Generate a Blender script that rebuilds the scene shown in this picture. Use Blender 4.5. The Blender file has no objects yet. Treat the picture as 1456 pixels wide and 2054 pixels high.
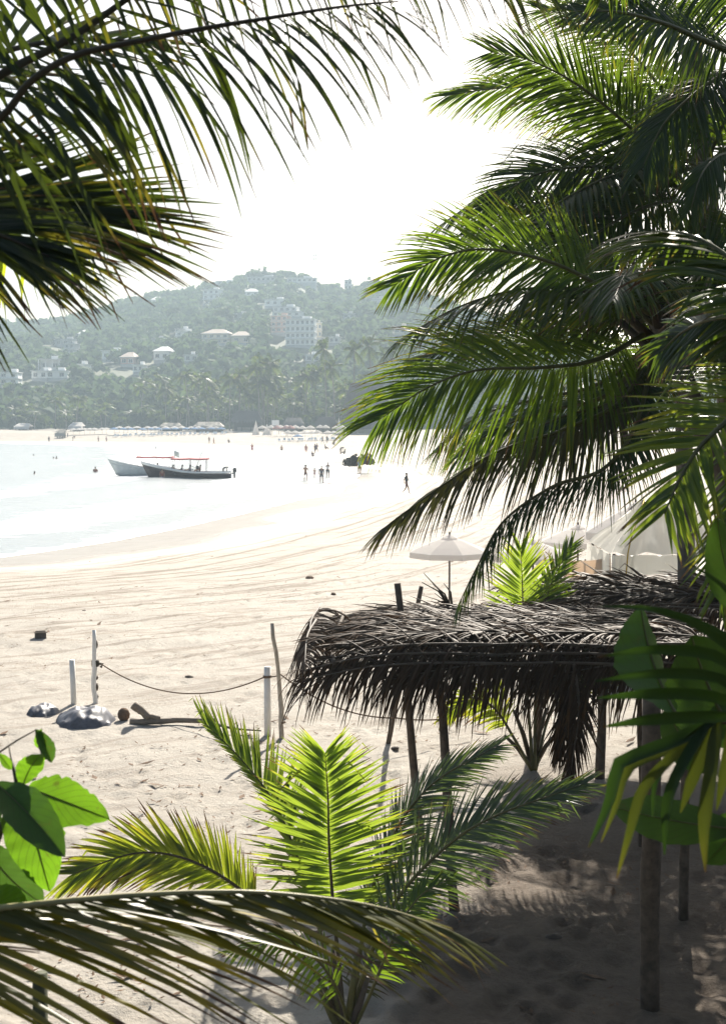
import bpy, math, random
import numpy as np
from mathutils import Vector

random.seed(7)
RNG = np.random.default_rng(11)
SC = bpy.context.scene
COL = SC.collection

# ---------------------------------------------------------------- camera, sky, sun, exposure
CAM_Z = 6.0
F_PX = 2853.0                       # 50 mm lens on a 36 mm tall negative, in photo pixels
PITCH = math.atan2(189.0, F_PX)     # the horizon lies 189 px above the middle of the picture
cam = bpy.data.cameras.new('camera')
cam.sensor_fit = 'VERTICAL'
cam.sensor_height = 36.0
cam.sensor_width = 36.0
cam.lens = 50.0
cam.clip_start = 0.1
cam.clip_end = 12000
cam.dof.use_dof = True
cam.dof.focus_distance = 20.0
cam.dof.aperture_fstop = 6.3
cam_o = bpy.data.objects.new('camera', cam)
COL.objects.link(cam_o)
cam_o.location = (0, 0, CAM_Z)
cam_o.rotation_euler = (math.pi / 2 - PITCH, 0, 0)
SC.camera = cam_o

SUN_EL = math.radians(35)
SUN_AZ = math.radians(11)           # to the right of straight ahead
world = bpy.data.worlds.new('World')
SC.world = world
world.use_nodes = True
wn = world.node_tree.nodes
bg = wn['Background']
sky = wn.new('ShaderNodeTexSky')
sky.sky_type = 'NISHITA'
sky.sun_disc = False
sky.sun_elevation = SUN_EL
sky.sun_rotation = SUN_AZ
sky.air_density = 1.0
sky.dust_density = 2.5
sky.ozone_density = 1.0
world.node_tree.links.new(sky.outputs[0], bg.inputs[0])
bg.inputs[1].default_value = 0.05
sl = bpy.data.lights.new('sun', 'SUN')
sl.energy = 5.0
sl.angle = math.radians(0.5)
sl.color = (1.0, 0.93, 0.82)
sun_o = bpy.data.objects.new('sun', sl)
COL.objects.link(sun_o)
SUN_DIR = Vector((math.sin(SUN_AZ) * math.cos(SUN_EL), math.cos(SUN_AZ) * math.cos(SUN_EL), math.sin(SUN_EL)))
sun_o.rotation_euler = (-SUN_DIR).to_track_quat('-Z', 'Y').to_euler()
sun_o.location = (20, 60, 60)
SC.view_settings.view_transform = 'Standard'
SC.view_settings.look = 'None'
SC.view_settings.gamma = 1.0
SC.view_settings.use_curve_mapping = False
SC.view_settings.exposure = 1.4
SC.cycles.max_bounces = 7
SC.cycles.diffuse_bounces = 3
SC.cycles.glossy_bounces = 3
SC.cycles.transmission_bounces = 4
SC.cycles.volume_bounces = 1
SC.cycles.sample_clamp_indirect = 6.0
SC.cycles.caustics_reflective = False
SC.cycles.caustics_refractive = False

# ---------------------------------------------------------------- helpers
CP, SP = math.cos(PITCH), math.sin(PITCH)

def P(px, py, d):
    """World point seen at photo pixel (px, py) at d metres along the optical axis."""
    a = (px - 728.0) / F_PX
    b = (1027.0 - py) / F_PX
    return np.array((d * a, d * (CP + b * SP), CAM_Z + d * (-SP + b * CP)))

def G(px, py, z=0.0):
    """Where the pixel's line of sight meets the level z."""
    a = (px - 728.0) / F_PX
    b = (1027.0 - py) / F_PX
    dz = -SP + b * CP
    d = (z - CAM_Z) / dz
    return np.array((d * a, d * (CP + b * SP), z))

ORG = {}

def _tag(o, label=None, cat=None, group=None, kind=None):
    if label: o['label'] = label
    if cat: o['category'] = cat
    if group: o['group'] = group
    if kind: o['kind'] = kind
    return o
tag = _tag

def thing(name, label, cat, loc=(0, 0, 0), rz=0.0, group=None):
    o = bpy.data.objects.new(name, None)
    o.empty_display_size = 0.2
    COL.objects.link(o)
    o.location = tuple(float(v) for v in loc)
    o.rotation_euler = (0, 0, rz)
    ORG[o.name] = np.array(loc, float)
    return tag(o, label, cat, group)

def copy_tree(o, parent=None):
    c = o.copy()
    COL.objects.link(c)
    if parent is not None:
        c.parent = parent
    for ch in list(o.children):
        copy_tree(ch, c)
    return c

class MB:
    def __init__(self):
        self.v, self.f, self.m, self.at = [], [], [], {}
        self.n = 0
    def verts(self, arr, **attrs):
        arr = np.asarray(arr, float).reshape(-1, 3)
        b = self.n
        self.v.append(arr)
        self.n += len(arr)
        for k in ('rnd', 'tip'):
            val = attrs.get(k, 0.0)
            self.at.setdefault(k, []).append(np.broadcast_to(np.asarray(val, float), (len(arr),)).copy())
        return b
    def faces(self, fs, mat=0):
        for f in fs:
            self.f.append(tuple(int(i) for i in f))
            self.m.append(mat)
    def box(self, c, s, rz=0.0, mat=0, taper=1.0, rnd=0.0):
        sx, sy, sz = s[0] / 2, s[1] / 2, s[2] / 2
        p = np.array([[-sx, -sy, -sz], [sx, -sy, -sz], [sx, sy, -sz], [-sx, sy, -sz],
                      [-sx * taper, -sy * taper, sz], [sx * taper, -sy * taper, sz], [sx * taper, sy * taper, sz], [-sx * taper, sy * taper, sz]])
        if rz:
            cz, s_ = math.cos(rz), math.sin(rz)
            p = np.c_[p[:, 0] * cz - p[:, 1] * s_, p[:, 0] * s_ + p[:, 1] * cz, p[:, 2]]
        b = self.verts(p + np.asarray(c, float), rnd=rnd)
        self.faces([(b, b + 3, b + 2, b + 1), (b + 4, b + 5, b + 6, b + 7), (b, b + 1, b + 5, b + 4),
                    (b + 1, b + 2, b + 6, b + 5), (b + 2, b + 3, b + 7, b + 6), (b + 3, b, b + 4, b + 7)], mat)
    def tube(self, pts, radii, n=8, mat=0, rnd=0.0, cap=True):
        pts = np.asarray(pts, float)
        k = len(pts)
        radii = np.broadcast_to(np.asarray(radii, float), (k,))
        T = np.gradient(pts, axis=0)
        T /= np.linalg.norm(T, axis=1)[:, None] + 1e-9
        ref = np.array((0, 0, 1.0)) if abs(T[0][2]) < 0.9 else np.array((1.0, 0, 0))
        a = np.linspace(0, 2 * math.pi, n, endpoint=False)
        rings = []
        B = np.cross(T[0], ref); B /= np.linalg.norm(B)
        for i in range(k):
            B = B - T[i] * B.dot(T[i]); B /= np.linalg.norm(B) + 1e-9
            N = np.cross(B, T[i])
            rings.append(pts[i] + radii[i] * (np.cos(a)[:, None] * B + np.sin(a)[:, None] * N))
        b = self.verts(np.concatenate(rings), rnd=rnd, tip=np.repeat(np.linspace(0, 1, k), n))
        fs = []
        for i in range(k - 1):
            for j in range(n):
                j2 = (j + 1) % n
                fs.append((b + i * n + j, b + i * n + j2, b + (i + 1) * n + j2, b + (i + 1) * n + j))
        if cap:
            fs.append(tuple(b + j for j in range(n))[::-1])
            fs.append(tuple(b + (k - 1) * n + j for j in range(n)))
        self.faces(fs, mat)
    def lathe(self, prof, n=12, c=(0, 0, 0), mat=0, rnd=0.0):
        a = np.linspace(0, 2 * math.pi, n, endpoint=False)
        ring = [np.c_[r * np.cos(a), r * np.sin(a), np.full(n, z)] for r, z in prof]
        b = self.verts(np.concatenate(ring) + np.asarray(c, float), rnd=rnd)
        fs = []
        for i in range(len(prof) - 1):
            for j in range(n):
                j2 = (j + 1) % n
                fs.append((b + i * n + j, b + i * n + j2, b + (i + 1) * n + j2, b + (i + 1) * n + j))
        self.faces(fs, mat)
    def leaflets(self, LV, rnd, tip, mat=0):
        """LV: (leaflet, step, across, 3)"""
        nl, ns, na, _ = LV.shape
        b = self.verts(LV.reshape(-1, 3), rnd=np.repeat(rnd, ns * na), tip=np.tile(np.repeat(tip, na), nl))
        base = b + np.arange(nl)[:, None, None] * ns * na + np.arange(ns - 1)[None, :, None] * na + np.arange(na - 1)[None, None, :]
        q = np.stack([base, base + 1, base + 1 + na, base + na], -1).reshape(-1, 4)
        self.f.extend(map(tuple, q.tolist()))
        self.m.extend([mat] * len(q))
    def obj(self, name, mats, parent=None, local=False, smooth=True, org=None, label=None, cat=None, group=None, kind=None):
        me = bpy.data.meshes.new(name)
        v = np.concatenate(self.v)
        if org is not None:
            v = v - np.asarray(org, float)
        elif parent is not None and not local:
            v = v - ORG[parent.name]
        me.from_pydata(v.tolist(), [], self.f)
        if not isinstance(mats, (list, tuple)): mats = [mats]
        for m in mats: me.materials.append(m)
        if any(self.m): me.polygons.foreach_set('material_index', self.m)
        me.polygons.foreach_set('use_smooth', [smooth] * len(self.f))
        for k, lst in self.at.items():
            at = me.attributes.new(k, 'FLOAT', 'POINT')
            at.data.foreach_set('value', np.concatenate(lst).astype(np.float32))
        me.update()
        o = bpy.data.objects.new(name, me)
        COL.objects.link(o)
        if parent is not None:
            o.parent = parent
            ORG[o.name] = ORG[parent.name]
        if org is not None:
            o.location = tuple(float(x) for x in org)
            ORG[o.name] = np.asarray(org, float)
        return tag(o, label, cat, group, kind)

def grid_mesh(name, X, Y, Z, mat, attrs=None, smooth=True):
    r, c = X.shape
    v = np.stack([X, Y, Z], -1).reshape(-1, 3).astype(np.float32)
    i = (np.arange(r - 1)[:, None] * c + np.arange(c - 1)[None, :])
    q = np.stack([i, i + 1, i + 1 + c, i + c], -1).reshape(-1, 4).astype(np.int32)
    return raw_mesh(name, v, q, mat, attrs, smooth)

def raw_mesh(name, v, q, mat, attrs=None, smooth=True):
    me = bpy.data.meshes.new(name)
    me.vertices.add(len(v)); me.vertices.foreach_set('co', np.asarray(v, np.float32).ravel())
    k = q.shape[1]
    me.loops.add(q.size); me.loops.foreach_set('vertex_index', np.asarray(q, np.int32).ravel())
    me.polygons.add(len(q))
    me.polygons.foreach_set('loop_start', np.arange(0, q.size, k, dtype=np.int32))
    me.polygons.foreach_set('use_smooth', np.full(len(q), smooth))
    for n_, a in (attrs or {}).items():
        at = me.attributes.new(n_, 'FLOAT', 'POINT')
        at.data.foreach_set('value', np.asarray(a, np.float32).ravel())
    me.update(calc_edges=True)
    me.materials.append(mat)
    o = bpy.data.objects.new(name, me)
    COL.objects.link(o)
    return o

def vnoise(x, y, seed=0):
    xi, yi = np.floor(x).astype(np.int64), np.floor(y).astype(np.int64)
    fx, fy = x - xi, y - yi
    fx, fy = fx * fx * (3 - 2 * fx), fy * fy * (3 - 2 * fy)
    def h(a, b):
        n = (a * 374761393 + b * 668265263 + seed * 1442695041) & 0xFFFFFFFF
        n = ((n ^ (n >> 13)) * 1274126177) & 0xFFFFFFFF
        return ((n ^ (n >> 16)) & 0xFFFF) / 65535.0
    return (h(xi, yi) * (1 - fx) + h(xi + 1, yi) * fx) * (1 - fy) + (h(xi, yi + 1) * (1 - fx) + h(xi + 1, yi + 1) * fx) * fy

def fbm(x, y, o=4, seed=0):
    s, a = 0.0, 0.5
    for i in range(o):
        s = s + a * (vnoise(x * 2 ** i, y * 2 ** i, seed + i) - 0.5)
        a *= 0.5
    return s

def sstep(x, a, b):
    t = np.clip((x - a) / (b - a), 0, 1)
    return t * t * (3 - 2 * t)

def spline(ctrl, m=40):
    c = np.asarray(ctrl, float)
    k = len(c)
    if k == 2:
        t = np.linspace(0, 1, m)[:, None]
        return c[0] * (1 - t) + c[1] * t
    e = np.vstack([2 * c[0] - c[1], c, 2 * c[-1] - c[-2]])
    out = []
    for u in np.linspace(0, k - 1 - 1e-6, m * 3):
        i = int(u); t = u - i
        p0, p1, p2, p3 = e[i], e[i + 1], e[i + 2], e[i + 3]
        out.append(0.5 * (2 * p1 + (p2 - p0) * t + (2 * p0 - 5 * p1 + 4 * p2 - p3) * t * t + (3 * p1 - p0 - 3 * p2 + p3) * t ** 3))
    out = np.array(out)
    s = np.r_[0, np.cumsum(np.linalg.norm(np.diff(out, axis=0), axis=1))]
    q = np.linspace(0, s[-1], m)
    return np.stack([np.interp(q, s, out[:, j]) for j in range(3)], -1)

def unit(a):
    return a / (np.linalg.norm(a, axis=-1, keepdims=True) + 1e-9)

# ---------------------------------------------------------------- materials
def new_mat(name):
    m = bpy.data.materials.new(name)
    m.use_nodes = True
    nt = m.node_tree
    b = nt.nodes['Principled BSDF']
    return m, nt, b, nt.nodes['Material Output']

def N(nt, kind, **kw):
    n = nt.nodes.new(kind)
    for k, v in kw.items():
        if k in n.inputs.keys(): n.inputs[k].default_value = v
        else: setattr(n, k, v)
    return n

def mixc(nt, fac, a, b, blend='MIX'):
    n = nt.nodes.new('ShaderNodeMix'); n.data_type = 'RGBA'; n.blend_type = blend
    for s, v in ((n.inputs[0], fac), (n.inputs[6], a), (n.inputs[7], b)):
        if hasattr(v, 'is_output'): nt.links.new(v, s)
        elif isinstance(v, (int, float)): s.default_value = v
        else: s.default_value = (*v, 1.0)
    return n.outputs[2]

def math_n(nt, op, a, b=0.0, clamp=False):
    n = nt.nodes.new('ShaderNodeMath'); n.operation = op; n.use_clamp = clamp
    for s, v in ((n.inputs[0], a), (n.inputs[1], b)):
        if hasattr(v, 'is_output'): nt.links.new(v, s)
        else: s.default_value = v
    return n.outputs[0]

def ramp(nt, fac, stops):
    n = nt.nodes.new('ShaderNodeValToRGB')
    e = n.color_ramp.elements
    while len(e) < len(stops): e.new(0.5)
    for i, (p, c) in enumerate(stops):
        e[i].position = p
        e[i].color = (*c, 1.0) if not isinstance(c, (int, float)) else (c, c, c, 1.0)
    nt.links.new(fac, n.inputs[0])
    return n.outputs[0]

def noise(nt, scale, detail=4.0, rough=0.55, vec=None):
    n = N(nt, 'ShaderNodeTexNoise', Scale=scale, Detail=detail, Roughness=rough)
    if vec is not None: nt.links.new(vec, n.inputs['Vector'])
    return n.outputs['Fac']

def objco(nt, scale=None):
    tc = nt.nodes.new('ShaderNodeTexCoord')
    if scale is None: return tc.outputs['Object']
    mp = nt.nodes.new('ShaderNodeMapping')
    mp.inputs['Scale'].default_value = scale
    nt.links.new(tc.outputs['Object'], mp.inputs[0])
    return mp.outputs[0]

def bump(nt, b, h, strength=0.3, dist=0.02):
    n = N(nt, 'ShaderNodeBump', Strength=strength, Distance=dist)
    nt.links.new(h, n.inputs['Height'])
    nt.links.new(n.outputs[0], b.inputs['Normal'])

def simple(name, col, rough=0.6, var=0.25, scale=3.0, spec=0.4, bmp=0.0, metal=0.0):
    m, nt, b, out = new_mat(name)
    nz = noise(nt, scale, 5.0, 0.6, objco(nt))
    lo = tuple(c * (1 - var) for c in col); hi = tuple(min(1, c * (1 + var)) for c in col)
    nt.links.new(ramp(nt, nz, [(0.3, lo), (0.7, hi)]), b.inputs['Base Color'])
    b.inputs['Roughness'].default_value = rough
    b.inputs['Specular IOR Level'].default_value = spec
    b.inputs['Metallic'].default_value = metal
    if bmp: bump(nt, b, nz, bmp, 0.02)
    return m

def leaf_mat(name, dark, light, trans, tmix=0.45, rough=0.38, yellow=0.0, brown_tip=0.0, spec=0.5, veins=False, ycol=(0.30, 0.24, 0.02), hs=10.0):
    """A thin blade: glossy skin over translucent tissue, every blade its own shade, dry tips."""
    m, nt, b, out = new_mat(name)
    ar = N(nt, 'ShaderNodeAttribute', attribute_name='rnd').outputs['Fac']
    at = N(nt, 'ShaderNodeAttribute', attribute_name='tip').outputs['Fac']
    nz = noise(nt, hs, 3.0, 0.6, objco(nt))
    v = math_n(nt, 'ADD', math_n(nt, 'MULTIPLY', ar, 0.6), math_n(nt, 'MULTIPLY', nz, 0.4))
    col = mixc(nt, v, dark, light)
    tcol = mixc(nt, v, tuple(c * 0.75 for c in trans), trans)
    if yellow > 0:
        yf = math_n(nt, 'MULTIPLY', ramp(nt, math_n(nt, 'ADD', math_n(nt, 'MULTIPLY', at, 0.55), math_n(nt, 'MULTIPLY', ar, 0.55)),
                                         [(1.0 - yellow * 0.7, 0.0), (min(1.0, 1.25 - yellow * 0.7), 1.0)]), 0.85)
        col = mixc(nt, yf, col, ycol)
        tcol = mixc(nt, yf, tcol, tuple(c * 2.0 for c in ycol))
    if brown_tip > 0:
        e = math_n(nt, 'ADD', at, math_n(nt, 'MULTIPLY', math_n(nt, 'SUBTRACT', ar, 0.5), 0.35))
        bf = ramp(nt, e, [(1.0 - brown_tip, 0.0), (min(1.0, 1.08 - brown_tip), 1.0)])
        col = mixc(nt, bf, col, (0.10, 0.055, 0.025))
        tcol = mixc(nt, bf, tcol, (0.10, 0.05, 0.02))
    if veins:
        u = math_n(nt, 'ADD', math_n(nt, 'MULTIPLY', at, 9.0), math_n(nt, 'MULTIPLY', ar, -3.2))
        fr = math_n(nt, 'FRACT', u)
        vf = ramp(nt, fr, [(0.0, 1.0), (0.10, 0.0), (0.9, 0.0), (1.0, 1.0)])
        mid = ramp(nt, ar, [(0.0, 1.0), (0.05, 0.0)])
        vv = math_n(nt, 'MULTIPLY', math_n(nt, 'MAXIMUM', math_n(nt, 'MULTIPLY', vf, 0.95), mid), 0.75)
        tcol = mixc(nt, vv, tcol, tuple(c * 0.15 for c in trans))
        col = mixc(nt, math_n(nt, 'MULTIPLY', vv, 0.5), col, (0.09, 0.11, 0.03))
        sp = ramp(nt, noise(nt, 22.0, 5.0, 0.75, objco(nt)), [(0.60, 0.0), (0.66, 1.0)])
        tcol = mixc(nt, math_n(nt, 'MULTIPLY', sp, 0.8), tcol, (0.13, 0.12, 0.02))
        tcol = mixc(nt, math_n(nt, 'MULTIPLY', noise(nt, 7.0, 4.0, 0.6, objco(nt)), 0.7), tcol, tuple(c * 0.45 for c in trans))
    nt.links.new(col, b.inputs['Base Color'])
    b.inputs['Roughness'].default_value = rough
    b.inputs['Specular IOR Level'].default_value = spec
    tr = N(nt, 'ShaderNodeBsdfTranslucent')
    nt.links.new(tcol, tr.inputs['Color'])
    mx = N(nt, 'ShaderNodeMixShader')
    mx.inputs[0].default_value = tmix
    nt.links.new(b.outputs[0], mx.inputs[1]); nt.links.new(tr.outputs[0], mx.inputs[2])
    nt.links.new(mx.outputs[0], out.inputs['Surface'])
    return m

M = {}
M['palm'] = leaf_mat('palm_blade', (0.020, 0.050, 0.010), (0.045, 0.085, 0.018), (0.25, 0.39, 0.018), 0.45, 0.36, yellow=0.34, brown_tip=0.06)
M['palm_shade'] = leaf_mat('shaded_palm_blade', (0.014, 0.034, 0.010), (0.034, 0.060, 0.016), (0.17, 0.27, 0.018), 0.35, 0.36, yellow=0.26, brown_tip=0.06, spec=0.4)  # darker copy of the palm blade, with shade put into its colour
M['palm_dry'] = leaf_mat('browning_palm_blade', (0.045, 0.045, 0.015), (0.085, 0.070, 0.025), (0.17, 0.18, 0.03), 0.32, 0.40, yellow=0.35, brown_tip=0.16, ycol=(0.16, 0.13, 0.02))
M['palm_young'] = leaf_mat('young_palm_blade', (0.045, 0.095, 0.018), (0.08, 0.14, 0.025), (0.32, 0.44, 0.035), 0.50, 0.36, yellow=0.38, brown_tip=0.07, ycol=(0.26, 0.24, 0.02))
M['palm_yellow'] = leaf_mat('yellowing_palm_blade', (0.05, 0.09, 0.015), (0.10, 0.13, 0.02), (0.42, 0.50, 0.03), 0.6, 0.38, yellow=0.50, brown_tip=0.16, ycol=(0.27, 0.22, 0.015))
M['palm_low'] = leaf_mat('weathered_palm_blade', (0.050, 0.060, 0.014), (0.10, 0.105, 0.025), (0.30, 0.31, 0.025), 0.42, 0.42, yellow=0.5, brown_tip=0.16, spec=0.42)
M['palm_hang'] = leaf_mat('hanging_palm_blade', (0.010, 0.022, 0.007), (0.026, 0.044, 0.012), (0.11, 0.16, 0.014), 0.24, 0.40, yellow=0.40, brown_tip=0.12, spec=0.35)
M['palm_grey'] = leaf_mat('grey_green_palm_blade', (0.045, 0.068, 0.030), (0.075, 0.105, 0.050), (0.17, 0.26, 0.04), 0.40, 0.32, yellow=0.2, brown_tip=0.06, spec=0.6)
M['rachis_pale'] = simple('pale_leaf_stalk', (0.34, 0.30, 0.14), 0.4, 0.3, 8.0)
M['broad'] = leaf_mat('broad_leaf', (0.04, 0.09, 0.012), (0.06, 0.12, 0.015), (0.22, 0.46, 0.02), 0.55, 0.40, veins=True)
M['broad_dark'] = leaf_mat('thick_broad_leaf', (0.025, 0.06, 0.012), (0.04, 0.085, 0.018), (0.09, 0.20, 0.02), 0.40, 0.40, veins=True)
M['thatch'] = leaf_mat('dry_thatch', (0.030, 0.017, 0.009), (0.080, 0.051, 0.032), (0.09, 0.055, 0.03), 0.10, 0.6, spec=0.12, brown_tip=0.3)
M['rachis'] = simple('leaf_stalk', (0.10, 0.095, 0.03), 0.45, 0.35, 8.0)
M['rachis_dark'] = simple('brown_leaf_stalk', (0.06, 0.045, 0.022), 0.6, 0.35, 8.0)
M['rachis_dry'] = simple('dry_leaf_stalk', (0.09, 0.07, 0.055), 0.7, 0.3, 8.0)

def cloth_mat(name, col, tr=0.5):
    m = simple(name, col, 0.85, 0.06, 3.0)
    nt = m.node_tree; b = nt.nodes['Principled BSDF']; out = nt.nodes['Material Output']
    t_ = N(nt, 'ShaderNodeBsdfTranslucent'); t_.inputs['Color'].default_value = (*col, 1)
    mx = N(nt, 'ShaderNodeMixShader'); mx.inputs[0].default_value = tr
    nt.links.new(b.outputs[0], mx.inputs[1]); nt.links.new(t_.outputs[0], mx.inputs[2]); nt.links.new(mx.outputs[0], out.inputs['Surface'])
    return m
# ---------------------------------------------------------------- ground, sea, hills, haze
WATER_Z = -0.25
SHORE = np.array([(-160, 8), (-60, 36), (-30, 51), (-16.2, 63), (-12.6, 72), (-9.6, 83), (-6.5, 97), (-3.2, 115), (-0.4, 139), (-0.6, 165),
                  (-4.2, 200), (-12, 258), (-24, 310), (-42, 345), (-66, 366), (-95, 380), (-150, 396), (-420, 430)], float)

def shore_d(x, y):
    """Signed distance to the waterline, positive on the sand."""
    x = np.asarray(x, float); y = np.asarray(y, float)
    best = np.full(x.shape, 1e9); sgn = np.ones(x.shape)
    for a, b in zip(SHORE[:-1], SHORE[1:]):
        ab = b - a
        t = np.clip(((x - a[0]) * ab[0] + (y - a[1]) * ab[1]) / ab.dot(ab), 0, 1)
        dx, dy = x - (a[0] + t * ab[0]), y - (a[1] + t * ab[1])
        d = np.hypot(dx, dy)
        s = np.where(ab[0] * (y - a[1]) - ab[1] * (x - a[0]) > 0, -1.0, 1.0)
        m = d < best - 1e-6
        best = np.where(m, d, best); sgn = np.where(m, s, sgn)
    return best * sgn

def sand_z(x, y, fine=True):
    d = shore_d(x, y)
    wob = 2.4 * fbm(x * 0.11, y * 0.06, 3, 5) * np.clip(y / 90, 0.6, 3)
    dd = d + wob
    z = np.where(dd < 0, WATER_Z + 0.03 * np.maximum(dd, -60), WATER_Z + 0.25 * sstep(dd, -2, 16))
    z = z + sstep(y, 300, 470) * 2.4 * sstep(d, 4, 40)
    z = z + sstep(x - 0.30 * y, 6, 40) * 1.2 * sstep(y, 20, 80)
    return z, d

yr = np.concatenate([np.linspace(-6, 9, 24, endpoint=False), 9 * np.exp(np.linspace(0, math.log(560 / 9), 760))])
uc = np.linspace(-1, 1, 380)
uc = np.sign(uc) * np.abs(uc) ** 1.25
YY = np.repeat(yr[:, None], len(uc), 1)
XX = uc[None, :] * (0.42 * np.maximum(YY, 0) + 9)
ZZ, DD = sand_z(XX, YY)
near = 1 - sstep(YY, 45, 140)
dry = sstep(DD, 8, 22)
rel = 0.16 * fbm(XX * 0.55, YY * 0.55, 4, 21) + 0.05 * fbm(XX * 3.1, YY * 3.1, 3, 33)
ZZ = ZZ + rel * near * dry + 0.10 * fbm(XX * 0.06, YY * 0.12, 3, 40) * dry
# trodden hollows
frng = np.random.default_rng(5)
nfp = 1500
fy_ = frng.uniform(13.5, 62, nfp) ** 1.0
fx_ = frng.uniform(-0.30, 0.30, nfp) * fy_
for k in range(nfp):
    r = frng.uniform(0.09, 0.22)
    i0, i1 = np.searchsorted(yr, [fy_[k] - 3 * r, fy_[k] + 3 * r])
    if i1 - i0 < 2: continue
    sub = (slice(i0, i1), slice(None))
    q = ((XX[sub] - fx_[k]) / (0.75 * r)) ** 2 + ((YY[sub] - fy_[k]) / (1.15 * r)) ** 2
    ZZ[sub] += (-0.055 * np.exp(-q) + 0.022 * np.exp(-(np.sqrt(q) - 1.6) ** 2 * 4)) * frng.uniform(0.5, 1.1) * dry[sub]

# sand
m, nt, b, out = new_mat('beach_sand')
wet = N(nt, 'ShaderNodeAttribute', attribute_name='wet').outputs['Fac']
co = objco(nt)
n1 = noise(nt, 0.9, 6.0, 0.6, co)
n2 = noise(nt, 11.0, 6.0, 0.7, co)
n3 = noise(nt, 60.0, 3.0, 0.7, co)
basec = ramp(nt, n1, [(0.3, (0.375, 0.34, 0.292)), (0.72, (0.455, 0.42, 0.365))])
basec = mixc(nt, ramp(nt, n2, [(0.50, 0.0), (0.75, 0.45)]), basec, (0.27, 0.225, 0.175))
streak = noise(nt, 1.0, 5.0, 0.62, objco(nt, (0.16, 0.95, 1.0)))
sf = ramp(nt, streak, [(0.51, 0.0), (0.58, 0.95), (0.66, 0.0)])
far_f = N(nt, 'ShaderNodeAttribute', attribute_name='drift').outputs['Fac']
streak2 = noise(nt, 5.0, 4.0, 0.6, objco(nt, (0.25, 1.0, 1.0)))
sf = math_n(nt, 'MULTIPLY', sf, ramp(nt, streak2, [(0.40, 0.15), (0.6, 1.0)]))
basec = mixc(nt, math_n(nt, 'MULTIPLY', math_n(nt, 'MULTIPLY', sf, far_f), 0.6), basec, (0.19, 0.135, 0.085))
dsh = N(nt, 'ShaderNodeAttribute', attribute_name='shore').outputs['Fac']
cx_ = nt.nodes.new('ShaderNodeSeparateXYZ'); nt.links.new(co, cx_.inputs[0])
cv = nt.nodes.new('ShaderNodeCombineXYZ')
nt.links.new(math_n(nt, 'MULTIPLY', cx_.outputs[0], 0.15), cv.inputs[0]); nt.links.new(math_n(nt, 'MULTIPLY', dsh, 1.7), cv.inputs[1])
tide = ramp(nt, noise(nt, 1.0, 6.0, 0.65, cv.outputs[0]), [(0.52, 0.0), (0.60, 0.9), (0.68, 0.2)])
band = ramp(nt, math_n(nt, 'MULTIPLY', dsh, 0.02), [(0.03, 0.15), (0.15, 0.9), (0.40, 0.75), (0.75, 0.3), (1.0, 0.05)])
basec = mixc(nt, math_n(nt, 'MULTIPLY', tide, band), basec, (0.12, 0.08, 0.045))
spk = ramp(nt, noise(nt, 7.5, 5.0, 0.72, objco(nt, (0.55, 1.0, 1.0))), [(0.655, 0.0), (0.70, 0.8)])
basec = mixc(nt, spk, basec, (0.15, 0.105, 0.07))
soil_shade = N(nt, 'ShaderNodeAttribute', attribute_name='soil_shade').outputs['Fac']
basec = mixc(nt, math_n(nt, 'MULTIPLY', soil_shade, 0.95), basec, mixc(nt, n2, (0.06, 0.043, 0.030), (0.20, 0.148, 0.105)))  # brown soil tint, darkened further to paint in shade under the palms
basec = mixc(nt, math_n(nt, 'MULTIPLY', wet, 0.6), basec, (0.25, 0.215, 0.18))
nt.links.new(basec, b.inputs['Base Color'])
rg = nt.nodes.new('ShaderNodeMapRange')
nt.links.new(wet, rg.inputs[0]); rg.inputs[3].default_value = 0.85; rg.inputs[4].default_value = 0.24
nt.links.new(rg.outputs[0], b.inputs['Roughness'])
rg = nt.nodes.new('ShaderNodeMapRange')
nt.links.new(wet, rg.inputs[0]); rg.inputs[3].default_value = 0.3; rg.inputs[4].default_value = 0.2
nt.links.new(rg.outputs[0], b.inputs['Specular IOR Level'])
h = math_n(nt, 'ADD', math_n(nt, 'MULTIPLY', n2, 1.0), math_n(nt, 'MULTIPLY', n3, 0.35))
h = math_n(nt, 'MULTIPLY', h, math_n(nt, 'SUBTRACT', 1.0, math_n(nt, 'MULTIPLY', wet, 0.95)))
bump(nt, b, h, 0.9, 0.075)
M['sand'] = m
wetv = (1 - sstep(DD + 7 * fbm(XX * 0.05, YY * 0.09, 3, 8), 2, 8.5)) * (1 - sstep(YY, 200, 290))
drift = 0.35 + 0.65 * sstep(YY, 24, 45)
sand = grid_mesh('sand', XX, YY, ZZ, m, {'wet': wetv, 'drift': drift, 'shore': DD, 'soil_shade': sstep(XX - 0.10 * YY + 1.1 * (1 - sstep(YY, 14.5, 18.5)) + 2.0 * fbm(XX * .5, YY * .5, 3, 61), -1.0, .25) * (1 - sstep(YY, 20, 27)) + 0.38 * sstep(YY, 230, 330)})
tag(sand, kind='structure')

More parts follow.
